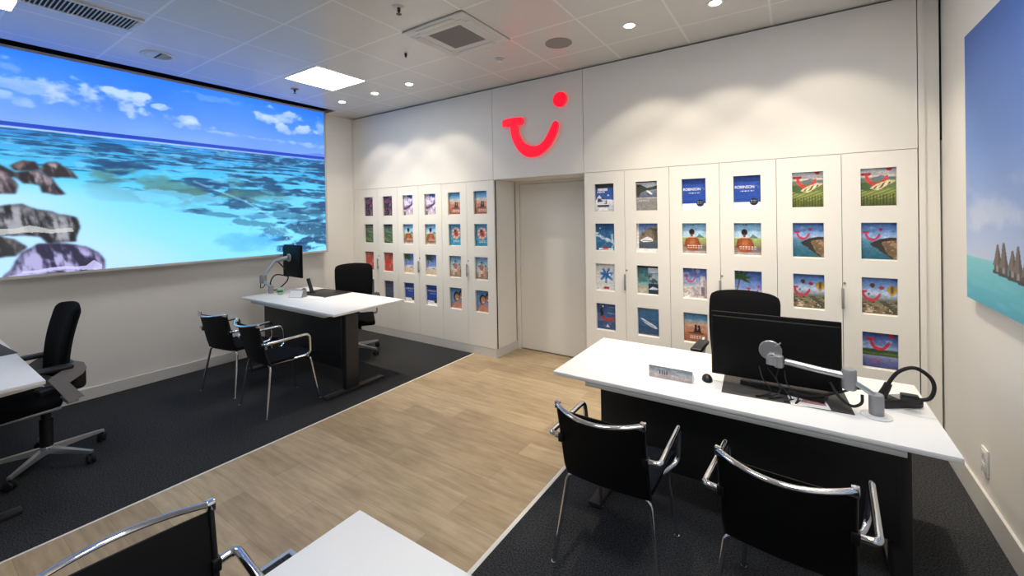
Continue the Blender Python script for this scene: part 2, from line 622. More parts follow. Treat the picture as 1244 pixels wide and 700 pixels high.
def paint_mural():
    cv = Canvas(MY1 - MY0, MZ1 - MZ0, 760, 380)
    s = cv.x + MY0
    t = cv.y + MZ0
    hz = 2.655
    top = np.interp(t, [hz, 2.8, 3.0, 3.3], [0, .25, .6, 1])[..., None]
    sky = np.array([124, 172, 250]) * (1 - top) + np.array([48, 134, 250]) * top
    sky = sky / 255
    cv.c = sky + (NZ.f(s * 1.5, t * 3, 4) - 0.5)[..., None] * 0.10
    # clouds
    def cloud(cs, ct, rx, ry, a, n=1.0):
        rx, ry = rx * 1.3, ry * 1.25
        d = ((s - cs) / rx) ** 2 + ((t - ct) / ry) ** 2
        k = NZ.f(s * 7 * n + cs * 9, t * 11 * n, 6) - 0.5
        m = sm(0.0, 0.9, 1 - d + k * 4.2)
        lit = np.clip(0.5 + (t - ct) / ry * 0.35 + k * 1.8, 0, 1)[..., None]
        colr = np.array([132, 174, 246]) * (1 - lit) + np.array([214, 236, 255]) * lit
        m = (m * a)[..., None]
        cv.c = cv.c * (1 - m) + colr / 255 * m
    for c in ((1.28, 2.98, .30, .115, .85), (1.05, 3.03, .16, .07, .8), (0.72, 2.99, .22, .05, .55), (1.55, 3.02, .06, .03, .8), (1.75, 3.00, .06, .025, .7),
              (1.88, 2.90, .22, .06, .75), (2.08, 2.84, .16, .05, .6), (2.45, 2.80, .35, .02, .45), (2.95, 2.80, .3, .02, .35),
              (3.08, 3.13, .22, .10, .75), (3.28, 2.99, .26, .06, .8), (2.88, 3.06, .09, .04, .6), (3.62, 3.12, .10, .12, .55), (3.55, 2.80, .25, .03, .5),
              (0.62, 2.86, .2, .05, .5), (0.3, 3.02, .3, .09, .7), (-.2, 2.95, .3, .08, .7), (2.3, 3.2, .3, .04, .25), (0.66, 3.17, .1, .05, .4)):
        cloud(*c)
    hill = 2.655 + 0.045 * np.exp(-((s - 3.62) / .2) ** 2)
    cv.put((t < hill).astype(float), (108, 140, 222))
    # open sea
    cv.put((t < hz).astype(float), (18, 70, 176))
    sea = t < 2.605
    # lagoon
    dep = np.clip((2.605 - t) / 1.3, 0, 1)
    sq = 1.0 / (0.13 + dep * 1.15)
    wob = 0.05 * (NZ.f(s * 3, t * 6, 3) - .5)
    n1 = NZ.f(s * 1.9 * (0.6 + sq * 0.18), (t + wob) * 4.2 * (0.4 + sq * 0.5), 5)
    n2 = NZ.f(s * 4.3 + 31, (t + wob) * 16 + 3, 5)
    n3 = NZ.f(s * 9 + 7, (t + wob) * 34, 4)
    base = np.stack([np.interp(dep, [0, .1, .3, .5, .75, 1], np.array(k) / 255) for k in
                     ([40, 62, 80, 110, 130, 140], [140, 176, 210, 226, 236, 240], [200, 214, 230, 238, 246, 248])], -1)
    lag = np.where(sea, 1.0, 0.0)
    cv.c = cv.c * (1 - lag[..., None]) + base * lag[..., None]
    # how reefy each place is: all across near the horizon, receding to the right further down
    edge = np.interp(t, [1.28, 1.45, 1.6, 1.75, 1.9, 2.05, 2.2, 2.35, 2.5], [2.95, 2.75, 2.5, 2.1, 1.75, 1.45, 1.0, .3, -.9])
    reef = sm(-0.25, 0.25, s - edge)
    dark = sm(0.455, 0.56, n1 * .55 + n2 * .45 + (reef - 1) * .28 + 0.03 * (s > 2.4)) * reef
    tint = np.clip((n3 - 0.3) * 1.6, 0, 1)[..., None]
    dcol = np.array([20, 66, 100]) * (1 - tint) + np.array([40, 116, 142]) * tint
    m = (dark * lag * .92)[..., None]
    cv.c = cv.c * (1 - m) + dcol / 255 * m
    fl = sm(.60, .72, n3) * sm(.1, .6, reef) * lag * (t > 1.5)
    cv.put(fl * .45, (130, 222, 236))
    # greenish reef patches
    for cs, ct, rx, ry, a in ((1.85, 2.15, .5, .13, .75), (2.25, 2.02, .4, .12, .8), (1.45, 2.04, .34, .15, .5), (2.55, 2.08, .26, .06, .5), (1.95, 1.90, .3, .06, .35),
                              (3.0, 2.04, .3, .07, .45), (2.35, 2.22, .3, .05, .4)):
        d = ((s - cs + (t - ct) * 1.2) / rx) ** 2 + ((t - ct) / ry) ** 2
        k = NZ.f(s * 4 + 3, t * 9, 4) - .5
        cv.put(sm(-.2, .8, 1 - d + k * 3.4) * a, (84, 140, 122))
    # pale sandy hollows
    for cs, ct, rx, ry, a in ((1.72, 2.02, .26, .07, .8), (2.16, 1.97, .14, .06, .8), (2.55, 1.86, .34, .05, .75), (2.9, 1.80, .5, .045, .7), (3.3, 1.98, .2, .05, .5), (3.45, 2.2, .3, .03, .4),
                              (3.5, 1.78, .2, .05, .55), (2.9, 1.55, .12, .05, .3)):
        d = ((s - cs) / rx) ** 2 + ((t - ct) / ry) ** 2
        k = NZ.f(s * 6 + 13, t * 13, 5) - .5
        cv.put(sm(-.1, .5, 1 - d + k * 3.6) * a * .8, (118, 222, 240))
    # darker stones under water at the lower right
    for cs, ct, rx, ry in ((2.72, 1.70, .30, .05), (3.0, 1.58, .22, .07), (3.3, 1.60, .20, .07), (3.15, 1.80, .26, .05), (3.5, 1.84, .14, .05), (3.35, 1.76, .13, .04),
                           (3.56, 1.68, .1, .03), (2.2, 1.83, .3, .03), (3.58, 1.55, .2, .06), (2.95, 1.93, .3, .04), (2.62, 1.93, .2, .035)):
        d = ((s - cs) / rx) ** 2 + ((t - ct + (s - cs) * .12) / ry) ** 2
        k = NZ.f(s * 6, t * 10 + 3, 5) - .5
        cv.put(sm(0, .5, 1 - d + k * 2.6) * .62, (52, 118, 134))
    # bright ripple lines
    for pts in (((2.05, 2.2), (2.35, 2.08), (2.6, 1.98), (2.72, 1.9), (2.85, 1.82), (3.02, 1.72)), ((2.9, 1.66), (3.1, 1.56), (3.2, 1.45), (3.24, 1.38))):
        for (a0, b0), (a1, b1) in zip(pts, pts[1:]):
            L = math.hypot(a1 - a0, b1 - b0)
            q = np.clip(((s - a0) * (a1 - a0) + (t - b0) * (b1 - b0)) / L ** 2, 0, 1)
            d = np.hypot(s - a0 - q * (a1 - a0), (t - b0 - q * (b1 - b0)))
            cv.put(np.exp(-((d + .02 * (NZ.f(s * 9, t * 9, 3) - .5)) / .012) ** 2) * .55, (160, 232, 236))
    blue = sm(0, 1, 1 - ((s - 2.65) / .55) ** 2 - ((t - 1.47) / .14) ** 2 + (NZ.f(s * 6, t * 12, 4) - .5) * 1.5)
    cv.put(blue * .55, (70, 172, 226))
    spark = (NZ.v(s * 60, t * 60) > .86) & (t < 1.7) & (s > 2.45)
    cv.put(spark * .6 * sm(2.4, 3.1, s), (190, 240, 250))
    # beach
    shore = np.interp(t, [1.28, 1.45, 1.6, 1.8, 2.0, 2.1, 2.2, 2.3], [2.2, 2.0, 1.7, 1.45, 1.25, 1.0, .7, .4])
    sand = sm(0.9, -0.4, s - shore)
    sandm = sm(.9, -.5, (s - shore)) * sm(2.32, 2.05, t)
    cv.put(sandm * .85, (160, 238, 244))
    cv.put(sm(.1, -.8, s - shore) * sm(2.2, 1.95, t) * .55, (222, 242, 236))
    # surf line on the outer reef
    fo = 2.606 + .006 * (NZ.f(s * 6, s * 0, 3) - .5)
    cv.put(np.exp(-((t - fo) / .008) ** 2) * np.interp(s, [0, 2.4, 3.0, 3.7], [1, .9, .75, .7]), (206, 230, 248))

    def blur(a, n):
        for _ in range(3):
            for ax in (0, 1):
                p = np.pad(a, [(n, n) if ax == i else (0, 0) for i in (0, 1)], mode='edge')
                cs = np.cumsum(p, axis=ax)
                cs = np.concatenate([np.zeros_like(np.take(cs, [0], ax)), cs], ax)
                N = a.shape[ax]
                a = (np.take(cs, np.arange(2 * n + 1, 2 * n + 1 + N), ax) - np.take(cs, np.arange(0, N), ax)) / (2 * n + 1)
        return a

    def rock(pts, c1, c2, seed, f=7):
        m = cv.poly([(a - MY0, b - MZ0) for a, b in pts], 0.045, 6)
        k = NZ.f(s * f + seed, t * f * 1.1 + (s - 1) * 3 + seed, 5)
        k2 = NZ.f(s * f * 3.2 + t * 4 + seed, t * f * .9 + seed, 4)
        hh = blur(m, 6) + .6 * blur(m, 12) + .10 * k2 + .25 * k
        t0, t1 = min(p[1] for p in pts), max(p[1] for p in pts)
        tb = np.clip((t - t0) / (t1 - t0), 0, 1)
        gy, gx = np.gradient(hh)
        rim = np.clip(blur(m, 4) * 2 - 1, 0, 1)
        lit = .46 + (tb - .5) * .30 + (k - .5) * 2.0 + (k2 - .5) * 2.0
        lit = (sm(.15, 1.0, lit) * (.35 + .65 * rim))[..., None]
        colr = (np.array(c1) * (1 - lit) + np.array(c2) * lit) / 255
        m = blur(m, 1)[..., None]
        cv.c = cv.c * (1 - m) + colr * m
    rock([(.55, 2.30), (.62, 2.26), (.70, 2.21), (.84, 2.23), (.92, 2.17), (1.0, 2.02), (.86, 2.02), (.84, 2.09), (.74, 2.10), (.70, 2.16), (.55, 2.15)], (40, 36, 36), (190, 172, 160), 1)
    rock([(.66, 2.26), (.74, 2.315), (.82, 2.31), (.86, 2.24), (.80, 2.22), (.70, 2.225)], (44, 36, 34), (160, 128, 108), 4)
    rock([(.84, 2.24), (.90, 2.315), (.96, 2.32), (1.05, 2.25), (1.09, 2.175), (.9, 2.17)], (48, 42, 40), (206, 188, 172), 2)
    rock([(.2, 2.3), (.5, 2.28), (.66, 2.20), (.71, 2.10), (.70, 2.01), (.55, 2.0), (.2, 2.0)], (46, 40, 40), (180, 160, 148), 5)
    rock([(.3, 1.90), (.6, 1.89), (.74, 1.925), (.84, 1.87), (.93, 1.86), (1.06, 1.80), (1.10, 1.70), (1.08, 1.57), (.9, 1.55), (.86, 1.62), (.6, 1.66), (.3, 1.66)], (34, 36, 34), (172, 172, 160), 8)
    m = cv.poly([(a - MY0, b - MZ0) for a, b in ((.6, 1.70), (.78, 1.72), (.9, 1.69), (1.04, 1.70), (1.06, 1.66), (.9, 1.655), (.72, 1.665), (.6, 1.66))], .05, 6)
    cv.put(m * .8, (218, 218, 190))
    rock([(.3, 1.66), (.6, 1.66), (.70, 1.61), (.77, 1.54), (.70, 1.47), (.55, 1.45), (.3, 1.45)], (50, 50, 46), (150, 148, 132), 3)
    rock([(.2, 1.25), (.6, 1.27), (.66, 1.35), (.74, 1.50), (.84, 1.56), (1.0, 1.55), (1.14, 1.53), (1.23, 1.45), (1.27, 1.38), (1.265, 1.25)], (48, 44, 62), (186, 182, 202), 6)
    m = cv.poly([(a - MY0, b - MZ0) for a, b in ((1.14, 1.33), (1.19, 1.38), (1.25, 1.33), (1.25, 1.27), (1.02, 1.31), (.72, 1.30), (.72, 1.32), (.95, 1.335))], .02, 8)
    cv.put(m * .8, (224, 222, 240))
    m = cv.poly([(a - MY0, b - MZ0) for a, b in ((.70, 1.30), (.85, 1.335), (1.0, 1.34), (.98, 1.30), (.75, 1.275), (.62, 1.28))], .02, 8)
    cv.put(m * .6, (214, 212, 232))
    return cv


mur = thing('light_box', 'wide backlit seascape with rocks and turquoise lagoon on the left wall', 'light box', (MX, 1.6, 2.28))
cvm = paint_mural()
GLOW = 1.35
_l = np.clip(cvm.c, 0, 1)
_l = np.where(_l <= .04045, _l / 12.92, ((_l + .055) / 1.055) ** 2.4)
_l[..., :2] /= GLOW
cvm.c = np.where(_l <= .0031308, _l * 12.92, 1.055 * _l ** (1 / 2.4) - .055)
o = print_mesh('picture', cvm, lambda a, b: (0.0, (a + MY0) * KM - 1.6, H + (b + MZ0 - H) * KM - 2.28), MURALM, mur)
MY0, MY1, MZ0, MZ1 = MY0 * KM, MY1 * KM, H + (MZ0 - H) * KM, H + (MZ1 - H) * KM
bm = BM()
fw = 0.024
box(bm, XL - MX, 0.012, MY0 - 1.6 - fw, MY1 - 1.6 + fw, MZ0 - 2.28 - fw, MZ0 - 2.28)
box(bm, XL - MX, 0.012, MY0 - 1.6 - fw, MY1 - 1.6 + fw, MZ1 - 2.28, MZ1 - 2.28 + fw)
box(bm, XL - MX, 0.012, MY0 - 1.6 - fw, MY0 - 1.6, MZ0 - 2.28, MZ1 - 2.28)
box(bm, XL - MX, 0.012, MY1 - 1.6, MY1 - 1.6 + fw, MZ0 - 2.28, MZ1 - 2.28)
box(bm, XL - MX, -0.01, MY0 - 1.6, MY1 - 1.6, MZ0 - 2.28, MZ1 - 2.28)
obj('frame', bm, FRAMEALU, mur, smooth=False)

# ------------------------------------------------------------------ lagoon picture on the right wall
PX = 0.838
PY0, PY1, PZ0, PZ1 = 1.30, 3.58, 1.225, 2.755


def paint_lagoon():
    w, h = PY1 - PY0, PZ1 - PZ0
    cv = Canvas(w, h, 380, 256)          # x runs from the far end (left in view) towards the viewer
    cv.vgrad([(0, (84, 176, 196)), (.12, (104, 192, 206)), (.245, (136, 208, 216)), (.25, (198, 210, 234)), (.45, (168, 190, 230)), (.9, (104, 140, 204)), (h, (62, 98, 172))])
    k = NZ.f(cv.x * 3, cv.y * 6, 5)
    cv.put(sm(.5, .75, k + .25 * np.exp(-((cv.y - .42) / .14) ** 2) - .12) * (cv.y > .25) * sm(.9, .4, cv.y) * .6, (220, 226, 240))
    cv.put((cv.y < .25) * sm(.45, .7, NZ.f(cv.x * 4, cv.y * 30, 4)) * .3, (136, 210, 216))
    for x0, b0, hh in ((.465, .232, .105), (.54, .228, .125), (.64, .222, .10), (.70, .218, .125), (.79, .21, .105), (.90, .20, .12), (1.05, .19, .10), (1.25, .18, .12)):
        cv.put(cv.rect(x0 - .045, x0 + .045, b0 - .035, b0 + .02), (84, 76, 74))
        cv.put(cv.rect(x0 - .02, x0 + .01, b0 - .03, b0 + .01), (156, 150, 144))
        cv.put(cv.poly([(x0 - .062, b0), (x0 - .035, b0 + .045), (x0 - .012, b0 + hh), (x0 + .012, b0 + hh), (x0 + .035, b0 + .045), (x0 + .062, b0)], .008, 18), (122, 110, 102))
        cv.put(cv.poly([(x0 + .01, b0), (x0 + .008, b0 + hh), (x0 + .035, b0 + .045), (x0 + .062, b0)], .008, 18), (88, 80, 78))
    cv.put(cv.poly([(.40, .205), (1.5, .145), (1.5, .13), (.40, .19)]), (62, 64, 70))
    return cv


lag = thing('wall_picture', 'large frameless print of lagoon with thatched huts on the right wall', 'picture', (PX, 2.44, 2.0))
cvl = paint_lagoon()
print_mesh('print', cvl, lambda a, b: (0.0, PY1 - a - 2.44, b + PZ0 - 2.0), PRINTM, lag)
bm = BM(); box(bm, 0.0006, 0.016, PY0 - 2.44, PY1 - 2.44, PZ0 - 2.0, PZ1 - 2.0)
obj('backing_board', bm, mat('picture_board_edge', (96, 118, 140), 0.6), lag, smooth=False)
bm = BM(); box(bm, 0.016, XR - PX, PY0 - 2.44 + .08, PY1 - 2.44 - .08, PZ0 - 2.0 + .08, PZ1 - 2.0 - .08)
obj('spacer', bm, FRAMEALU, lag, smooth=False)

# ------------------------------------------------------------------ lit emblem above the doorway
lg = thing('wall_emblem', 'red illuminated smile shaped emblem with dot above the doorway', 'sign', (-2.475, YB, 2.7))
LC = (-2.475, 2.7)


def chaikin(p, n=2):
    for _ in range(n):
        q = []
        for i in range(len(p)):
            a, b = p[i], p[(i + 1) % len(p)]
            q += [(a[0] * .75 + b[0] * .25, a[1] * .75 + b[1] * .25), (a[0] * .25 + b[0] * .75, a[1] * .25 + b[1] * .75)]
        p = q
    return p


def emblem_part(name, poly, d0=0.0):
    bm = BM()
    prism(bm, poly, lambda a, b, d: (a - LC[0], -0.012 - d - d0, b - LC[1]), 0.026)
    for f in bm.faces:
        f.material_index = 1
    bm.faces.ensure_lookup_table()
    bm.normal_update()
    for f in bm.faces:
        if abs(f.normal.y) > .9:
            f.material_index = 0
    o = obj(name, bm, [REDGLOW, REDSIDE], lg, smooth=False)
    return o


bar_p = chaikin(BAR, 1)
cur_p = chaikin(CURVE, 2)
emblem_part('smile_curve', cur_p)
emblem_part('crossbar', bar_p, 0.002)
emblem_part('dot', [(DOT[0] + DOT[2] * math.cos(2 * PI * k / 40), DOT[1] + DOT[2] * math.sin(2 * PI * k / 40)) for k in range(40)])
for x, z in ((-2.74, 2.84), (-2.47, 2.47), (-2.2, 2.68), (-2.129, 3.01)):
    bm = BM()
    lathe(bm, [(0.02, -0.013), (0.02, -0.0005)], axis='Y', origin=(x - LC[0], 0, z - LC[1]), seg=12)
    obj('spacer', bm, SATIN, lg)

# ------------------------------------------------------------------ brochure prints
BW, BH = 0.212, 0.297


def C():
    return Canvas(1.0, 1.4, 64, 90)


def lines(cv, x0, x1, ys, rgb=(245, 245, 245), a=.85, th=.018):
    for y in ys:
        k = (np.sin(cv.x * 60) > -.5) * 1.0
        cv.put(cv.rect(x0, x1, y - th, y + th) * k * a, rgb)


def person_back(cv):
    cv.vgrad([(0, (150, 120, 110)), (.3, (150, 130, 110)), (.5, (150, 170, 90)), (.68, (190, 200, 120)), (.72, (190, 222, 240)), (1.4, (120, 186, 236))])
    cv.put(cv.poly([(.55, .68), (.68, .84), (.75, .80), (.9, .68)]), (96, 130, 130))
    cv.put(cv.poly([(.1, .35), (.2, .66), (.3, .72), (.5, .72), (.6, .66), (.7, .3), (.62, .1), (.22, .1)]), (168, 84, 44))
    cv.put(cv.rect(.3, .5, .34, .62) * .6, (214, 130, 70))
    cv.put(cv.poly([(.04, .30), (.14, .66), (.2, .66), (.2, .4), (.12, .26)], .02, 5), (150, 74, 42))
    cv.put(cv.poly([(.56, .66), (.64, .66), (.76, .30), (.66, .26)], .02, 5), (150, 74, 42))
    cv.put(cv.ell(.38, .93, .11, .13), (46, 34, 34))
    cv.put(cv.rect(.34, .42, .70, .86), (120, 70, 46))
    cv.put(cv.rect(.27, .5, .68, .73), (230, 180, 150))
    cv.put(cv.rect(.0, 1, .0, .1), (170, 160, 160))
    cv.put(cv.rect(.62, 1.0, .12, .36) * .8, (120, 110, 110))
    lines(cv, .18, .8, (.24, .33), (250, 236, 230))
    cv.put(cv.rect(0, 1, 1.30, 1.4) * .7, (60, 90, 120))
    lines(cv, .32, .5, (1.24,), (40, 40, 60))
    return cv


def p_purple():
    cv = C()
    k = NZ.f(cv.x * 3, cv.y * 3, 5)
    cv.vgrad([(0, (44, 26, 48)), (1.4, (60, 38, 62))])
    cv.put(sm(.45, .75, k), (128, 62, 118))
    cv.put(sm(.62, .7, NZ.f(cv.x * 12, cv.y * 12, 3)) * .7, (190, 150, 190))
    cv.put(cv.rect(0, 1, 1.28, 1.4) * .6, (40, 36, 44))
    lines(cv, .5, .8, (1.3,), a=.8)
    return cv


def p_green():
    cv = C()
    cv.vgrad([(0, (40, 66, 44)), (.3, (78, 110, 66)), (.5, (60, 92, 66)), (1.0, (96, 120, 108)), (1.4, (44, 62, 52))])
    k = NZ.f(cv.x * 2, cv.y * 14 + cv.x * 3, 5)
    cv.put(sm(.52, .72, k) * sm(1.0, .3, abs(cv.y - .45)) * .8, (140, 176, 104))
    cv.put(cv.rect(.3, .9, 1.2, 1.3) * .8, (34, 40, 40))
    return cv


def p_coral():
    cv = C()
    k = NZ.f(cv.x * 4, cv.y * 3, 5)
    cv.vgrad([(0, (196, 66, 58)), (1.4, (214, 74, 62))])
    cv.put(sm(.45, .75, k), (236, 128, 104))
    cv.put(cv.rect(0.1, .8, 1.24, 1.3) * .5, (120, 40, 46))
    return cv


def p_slate():
    cv = C()
    cv.vgrad([(0, (54, 66, 96)), (.8, (66, 80, 112)), (1.4, (44, 58, 88))])
    k = NZ.f(cv.x * 5, cv.y * 12, 4)
    cv.put(sm(.5, .8, k) * .5, (104, 120, 146))
    lines(cv, .1, .7, (1.0,), (140, 156, 180), .5)
    return cv


def p_violet_town():
    cv = C()
    cv.vgrad([(0, (214, 204, 206)), (.5, (176, 150, 176)), (.9, (120, 120, 190)), (1.4, (72, 100, 196))])
    k = NZ.f(cv.x * 4, cv.y * 4, 5)
    cv.put(sm(.48, .6, k), (236, 216, 240))
    cv.put(cv.poly([(0, .5), (.4, .62), (1, .9), (1, .78), (.4, .46), (0, .36)], .1, 5), (84, 64, 108))
    cv.put(cv.rect(.78, .92, .05, .5), (92, 88, 102))
    cv.put(cv.rect(.0, .2, .0, .25), (110, 112, 120))
    return cv


def p_palm():
    cv = C()
    cv.vgrad([(0, (196, 176, 150)), (.36, (222, 206, 180)), (.4, (210, 214, 224)), (.6, (120, 150, 216)), (1.4, (64, 104, 190))])
    cv.put(cv.poly([(.06, .42), (.10, .42), (.22, .98), (.17, 1.0)]), (92, 76, 52))
    for a in range(7):
        th = -.5 + a * .62
        cv.put(cv.ell(.2 + .18 * math.cos(th), 1.0 + .16 * math.sin(th), .22, .05, .3, th), (66, 100, 48))
    cv.put(cv.ell(.55, .44, .3, .06), (226, 220, 224))
    cv.put(cv.ell(.62, .40, .14, .03), (120, 100, 110))
    return cv


def p_palm_smile():
    cv = p_palm()
    smile(cv, .42, .32, .5, (206, 50, 80))
    return cv


def p_club():
    cv = C()
    cv.vgrad([(0, (34, 72, 168)), (1.4, (42, 84, 182))])
    cv.put(cv.rect(0, 1, 0, .26), (244, 244, 244))
    cv.put(cv.rect(0, 1, 1.34, 1.4) * .7, (26, 36, 70))
    cv.put(cv.ell(.74, .27, .15, .15, .06), (24, 32, 52))
    lines(cv, .63, .85, (.25, .32), (235, 235, 240), .7, .012)
    lines(cv, .26, .74, (.72,), (240, 244, 255), .9, .016)
    return cv


def p_beachcouple():
    cv = C()
    cv.vgrad([(0, (150, 84, 62)), (.4, (198, 128, 96)), (.8, (226, 196, 166)), (.92, (176, 196, 206)), (1.0, (110, 172, 214)), (1.4, (86, 150, 206))])
    k = NZ.f(cv.x * 3, cv.y * 6, 4)
    cv.put(sm(.5, .7, k) * (cv.y < .8) * .4, (170, 100, 76))
    cv.put(cv.poly([(.4, .42), (.46, .66), (.52, .68), (.56, .5), (.62, .66), (.68, .6), (.72, .42)], .03, 6), (60, 40, 40))
    cv.put(cv.ell(.49, .70, .05, .06), (50, 34, 34))
    cv.put(cv.ell(.62, .68, .05, .06), (54, 36, 36))
    cv.put(cv.ell(.5, .38, .34, .05) * .7, (92, 56, 46))
    lines(cv, .25, .85, (.24, .16), (250, 232, 220), .8, .02)
    cv.put(cv.rect(0, 1, 1.32, 1.4) * .6, (50, 74, 110))
    return cv


def p_float():
    cv = C()
    cv.vgrad([(0, (46, 140, 176)), (1.4, (66, 156, 200))])
    k = NZ.f(cv.x * 6, cv.y * 8, 4)
    cv.put(sm(.5, .75, k) * .5, (120, 206, 222))
    ring = cv.ell(.5, .75, .34, .36, .06)
    cv.put(ring, (226, 150, 132))
    cv.put(ring * (np.sin(np.arctan2(cv.y - .75, cv.x - .5) * 8) > .4) * .6, (246, 214, 200))
    cv.put(cv.ell(.5, .75, .16, .22, .2, .5), (176, 84, 62))
    cv.put(cv.ell(.44, .90, .08, .08), (70, 40, 40))
    cv.put(cv.ell(.5, .72, .07, .07), (120, 50, 60))
    lines(cv, .25, .8, (.3, .22), a=.7)
    cv.put(cv.rect(0, 1, 1.32, 1.4) * .6, (40, 84, 130))
    return cv


def p_family():
    cv = C()
    cv.vgrad([(0, (146, 120, 104)), (.4, (196, 182, 168)), (.55, (206, 214, 220)), (1.0, (150, 192, 222)), (1.4, (84, 138, 194))])
    for x, hh, w, cl in ((.42, .98, .13, (176, 120, 96)), (.26, .76, .07, (206, 190, 180)), (.72, .78, .09, (190, 140, 116)), (.9, .66, .08, (60, 50, 54))):
        cv.put(cv.poly([(x - w, .12), (x - w * 1.2, hh - .2), (x, hh - .12), (x + w * 1.2, hh - .2), (x + w, .12)], .04, 6), cl)
        cv.put(cv.ell(x, hh - .04, .08, .09), (70, 48, 42))
        cv.put(cv.ell(x, hh - .07, .05, .06), (206, 160, 136))
    cv.put(cv.rect(.32, .52, .3, .5), (226, 208, 196))
    lines(cv, .3, .6, (1.22,), a=.6)
    return cv


def p_selfie():
    cv = C()
    cv.vgrad([(0, (190, 132, 112)), (.4, (120, 150, 190)), (.9, (104, 168, 216)), (1.4, (66, 122, 186))])
    cv.put(cv.poly([(.1, 0), (.3, .35), (.5, .42), (.8, .45), (1, .4), (1, 0)], .03, 4), (206, 140, 118))
    cv.put(cv.ell(.46, .72, .24, .30), (86, 48, 36))
    cv.put(cv.ell(.50, .68, .17, .24), (200, 140, 116))
    cv.put(cv.ell(.88, .86, .22, .28), (56, 36, 32))
    cv.put(cv.ell(.86, .78, .16, .22), (184, 118, 92))
    cv.put(cv.ell(.84, .70, .08, .03), (244, 240, 236))
    cv.put(cv.ell(.50, .58, .07, .025), (240, 226, 222))
    cv.put(cv.rect(0, 1, 1.34, 1.4) * .6, (36, 60, 110))
    return cv


def p_snow():
    cv = C()
    cv.vgrad([(0, (190, 196, 206)), (.35, (226, 230, 238)), (.6, (64, 106, 184)), (1.15, (48, 86, 168)), (1.16, (56, 58, 62)), (1.4, (40, 42, 46))])
    cv.put(cv.poly([(0, .5), (.2, .78), (.4, .62), (.6, .6), (1, .52), (1, .3), (0, .3)], .12, 5), (236, 240, 246))
    cv.put(sm(.52, .66, NZ.f(cv.x * 6, cv.y * 6, 4)) * cv.rect(.1, .6, .35, .66), (60, 66, 90))
    cv.put(cv.ell(.66, .78, .04, .04), (240, 244, 250))
    cv.put(cv.rect(.12, .62, 1.0, 1.12), (224, 230, 240))
    lines(cv, .1, .5, (.94,), a=.9, th=.04)
    cv.put(cv.rect(.1, .7, .22, .3), (46, 46, 60))
    cv.put(cv.rect(.2, .62, .04, .16), (250, 250, 250))
    return cv


def p_ocean():
    cv = C()
    cv.vgrad([(0, (40, 104, 150)), (.6, (44, 106, 158)), (1.4, (34, 76, 132))])
    k = NZ.f(cv.x * 7, cv.y * 7, 5)
    cv.put(sm(.5, .75, k) * .4, (96, 164, 196))
    cv.put(sm(.1, .0, abs(cv.y - .75 + (cv.x - .1) * .5 + (k - .5) * .3)) * .9, (222, 238, 244))
    cv.put(sm(.12, .0, abs(cv.x - .86 + (k - .5) * .3)) * (cv.y < .8) * .8, (220, 236, 244))
    cv.put(cv.rect(.15, .85, 0.02, .1) * .9, (236, 240, 242))
    cv.put(cv.rect(.36, .62, .06, .16), (200, 40, 46))
    cv.put(cv.ell(.22, 1.08, .03, .03), (240, 240, 240))
    return cv


def p_splash():
    cv = C()
    cv.vgrad([(0, (206, 210, 212)), (1.4, (222, 224, 222))])
    k = NZ.f(cv.x * 8, cv.y * 8, 4)
    d = np.hypot(cv.x - .5, (cv.y - .75) * .95)
    a = np.arctan2(cv.y - .75, cv.x - .5)
    r = .27 + .10 * np.sin(a * 7) + (k - .5) * .4
    cv.put(sm(.04, -.06, d - r), (78, 138, 196))
    cv.put(sm(.04, -.06, d - r * .6), (36, 92, 176))
    cv.put(cv.ell(.68, .76, .05, .05), (230, 240, 246))
    cv.put(cv.rect(.38, .64, .05, .17), (190, 44, 48))
    cv.put(cv.rect(0, 1, 1.34, 1.4) * .8, (120, 126, 130))
    return cv


def p_redboat():
    cv = C()
    cv.vgrad([(0, (58, 82, 130)), (1.4, (66, 98, 160))])
    k = NZ.f(cv.x * 5, cv.y * 7, 5)
    cv.put(sm(.48, .7, k) * .5, (104, 136, 186))
    cv.put(cv.poly([(.15, .62), (.3, .44), (.7, .38), (.9, .5), (.86, .62), (.5, .56)], .06, 6), (176, 66, 60))
    cv.put(cv.poly([(.2, .6), (.16, .9), (.24, 1.2), (.36, 1.28), (.34, 1.16), (.28, 1.0), (.34, .7)], .08, 6), (40, 40, 56))
    cv.put(cv.ell(.3, 1.12, .05, .05), (226, 232, 240))
    lines(cv, .5, .9, (1.1, .8), (176, 196, 220), .7)
    cv.put(cv.poly([(.45, .12), (.52, .26), (.64, .12)]), (226, 232, 240))
    return cv


def p_fjord():
    cv = C()
    cv.vgrad([(0, (138, 136, 132)), (.55, (150, 148, 146)), (.58, (210, 212, 214)), (.62, (96, 104, 124)), (.9, (130, 140, 160)), (1.1, (206, 212, 220)), (1.4, (216, 220, 226))])
    cv.put(cv.poly([(0, .62), (0, 1.24), (.2, 1.2), (.5, 1.05), (1, 1.16), (1, .98), (.5, .94), (.2, .8), (.12, .62)], .06, 5), (66, 70, 62))
    cv.put(cv.rect(0, 1, 1.3, 1.4), (70, 74, 76))
    cv.put(cv.ell(.6, .83, .16, .055, .15, -.6), (240, 242, 246))
    cv.put(cv.ell(.56, .76, .12, .04, .2, -.6) * .6, (60, 70, 90))
    lines(cv, .08, .62, (.48, .44), (210, 210, 206), .6)
    return cv


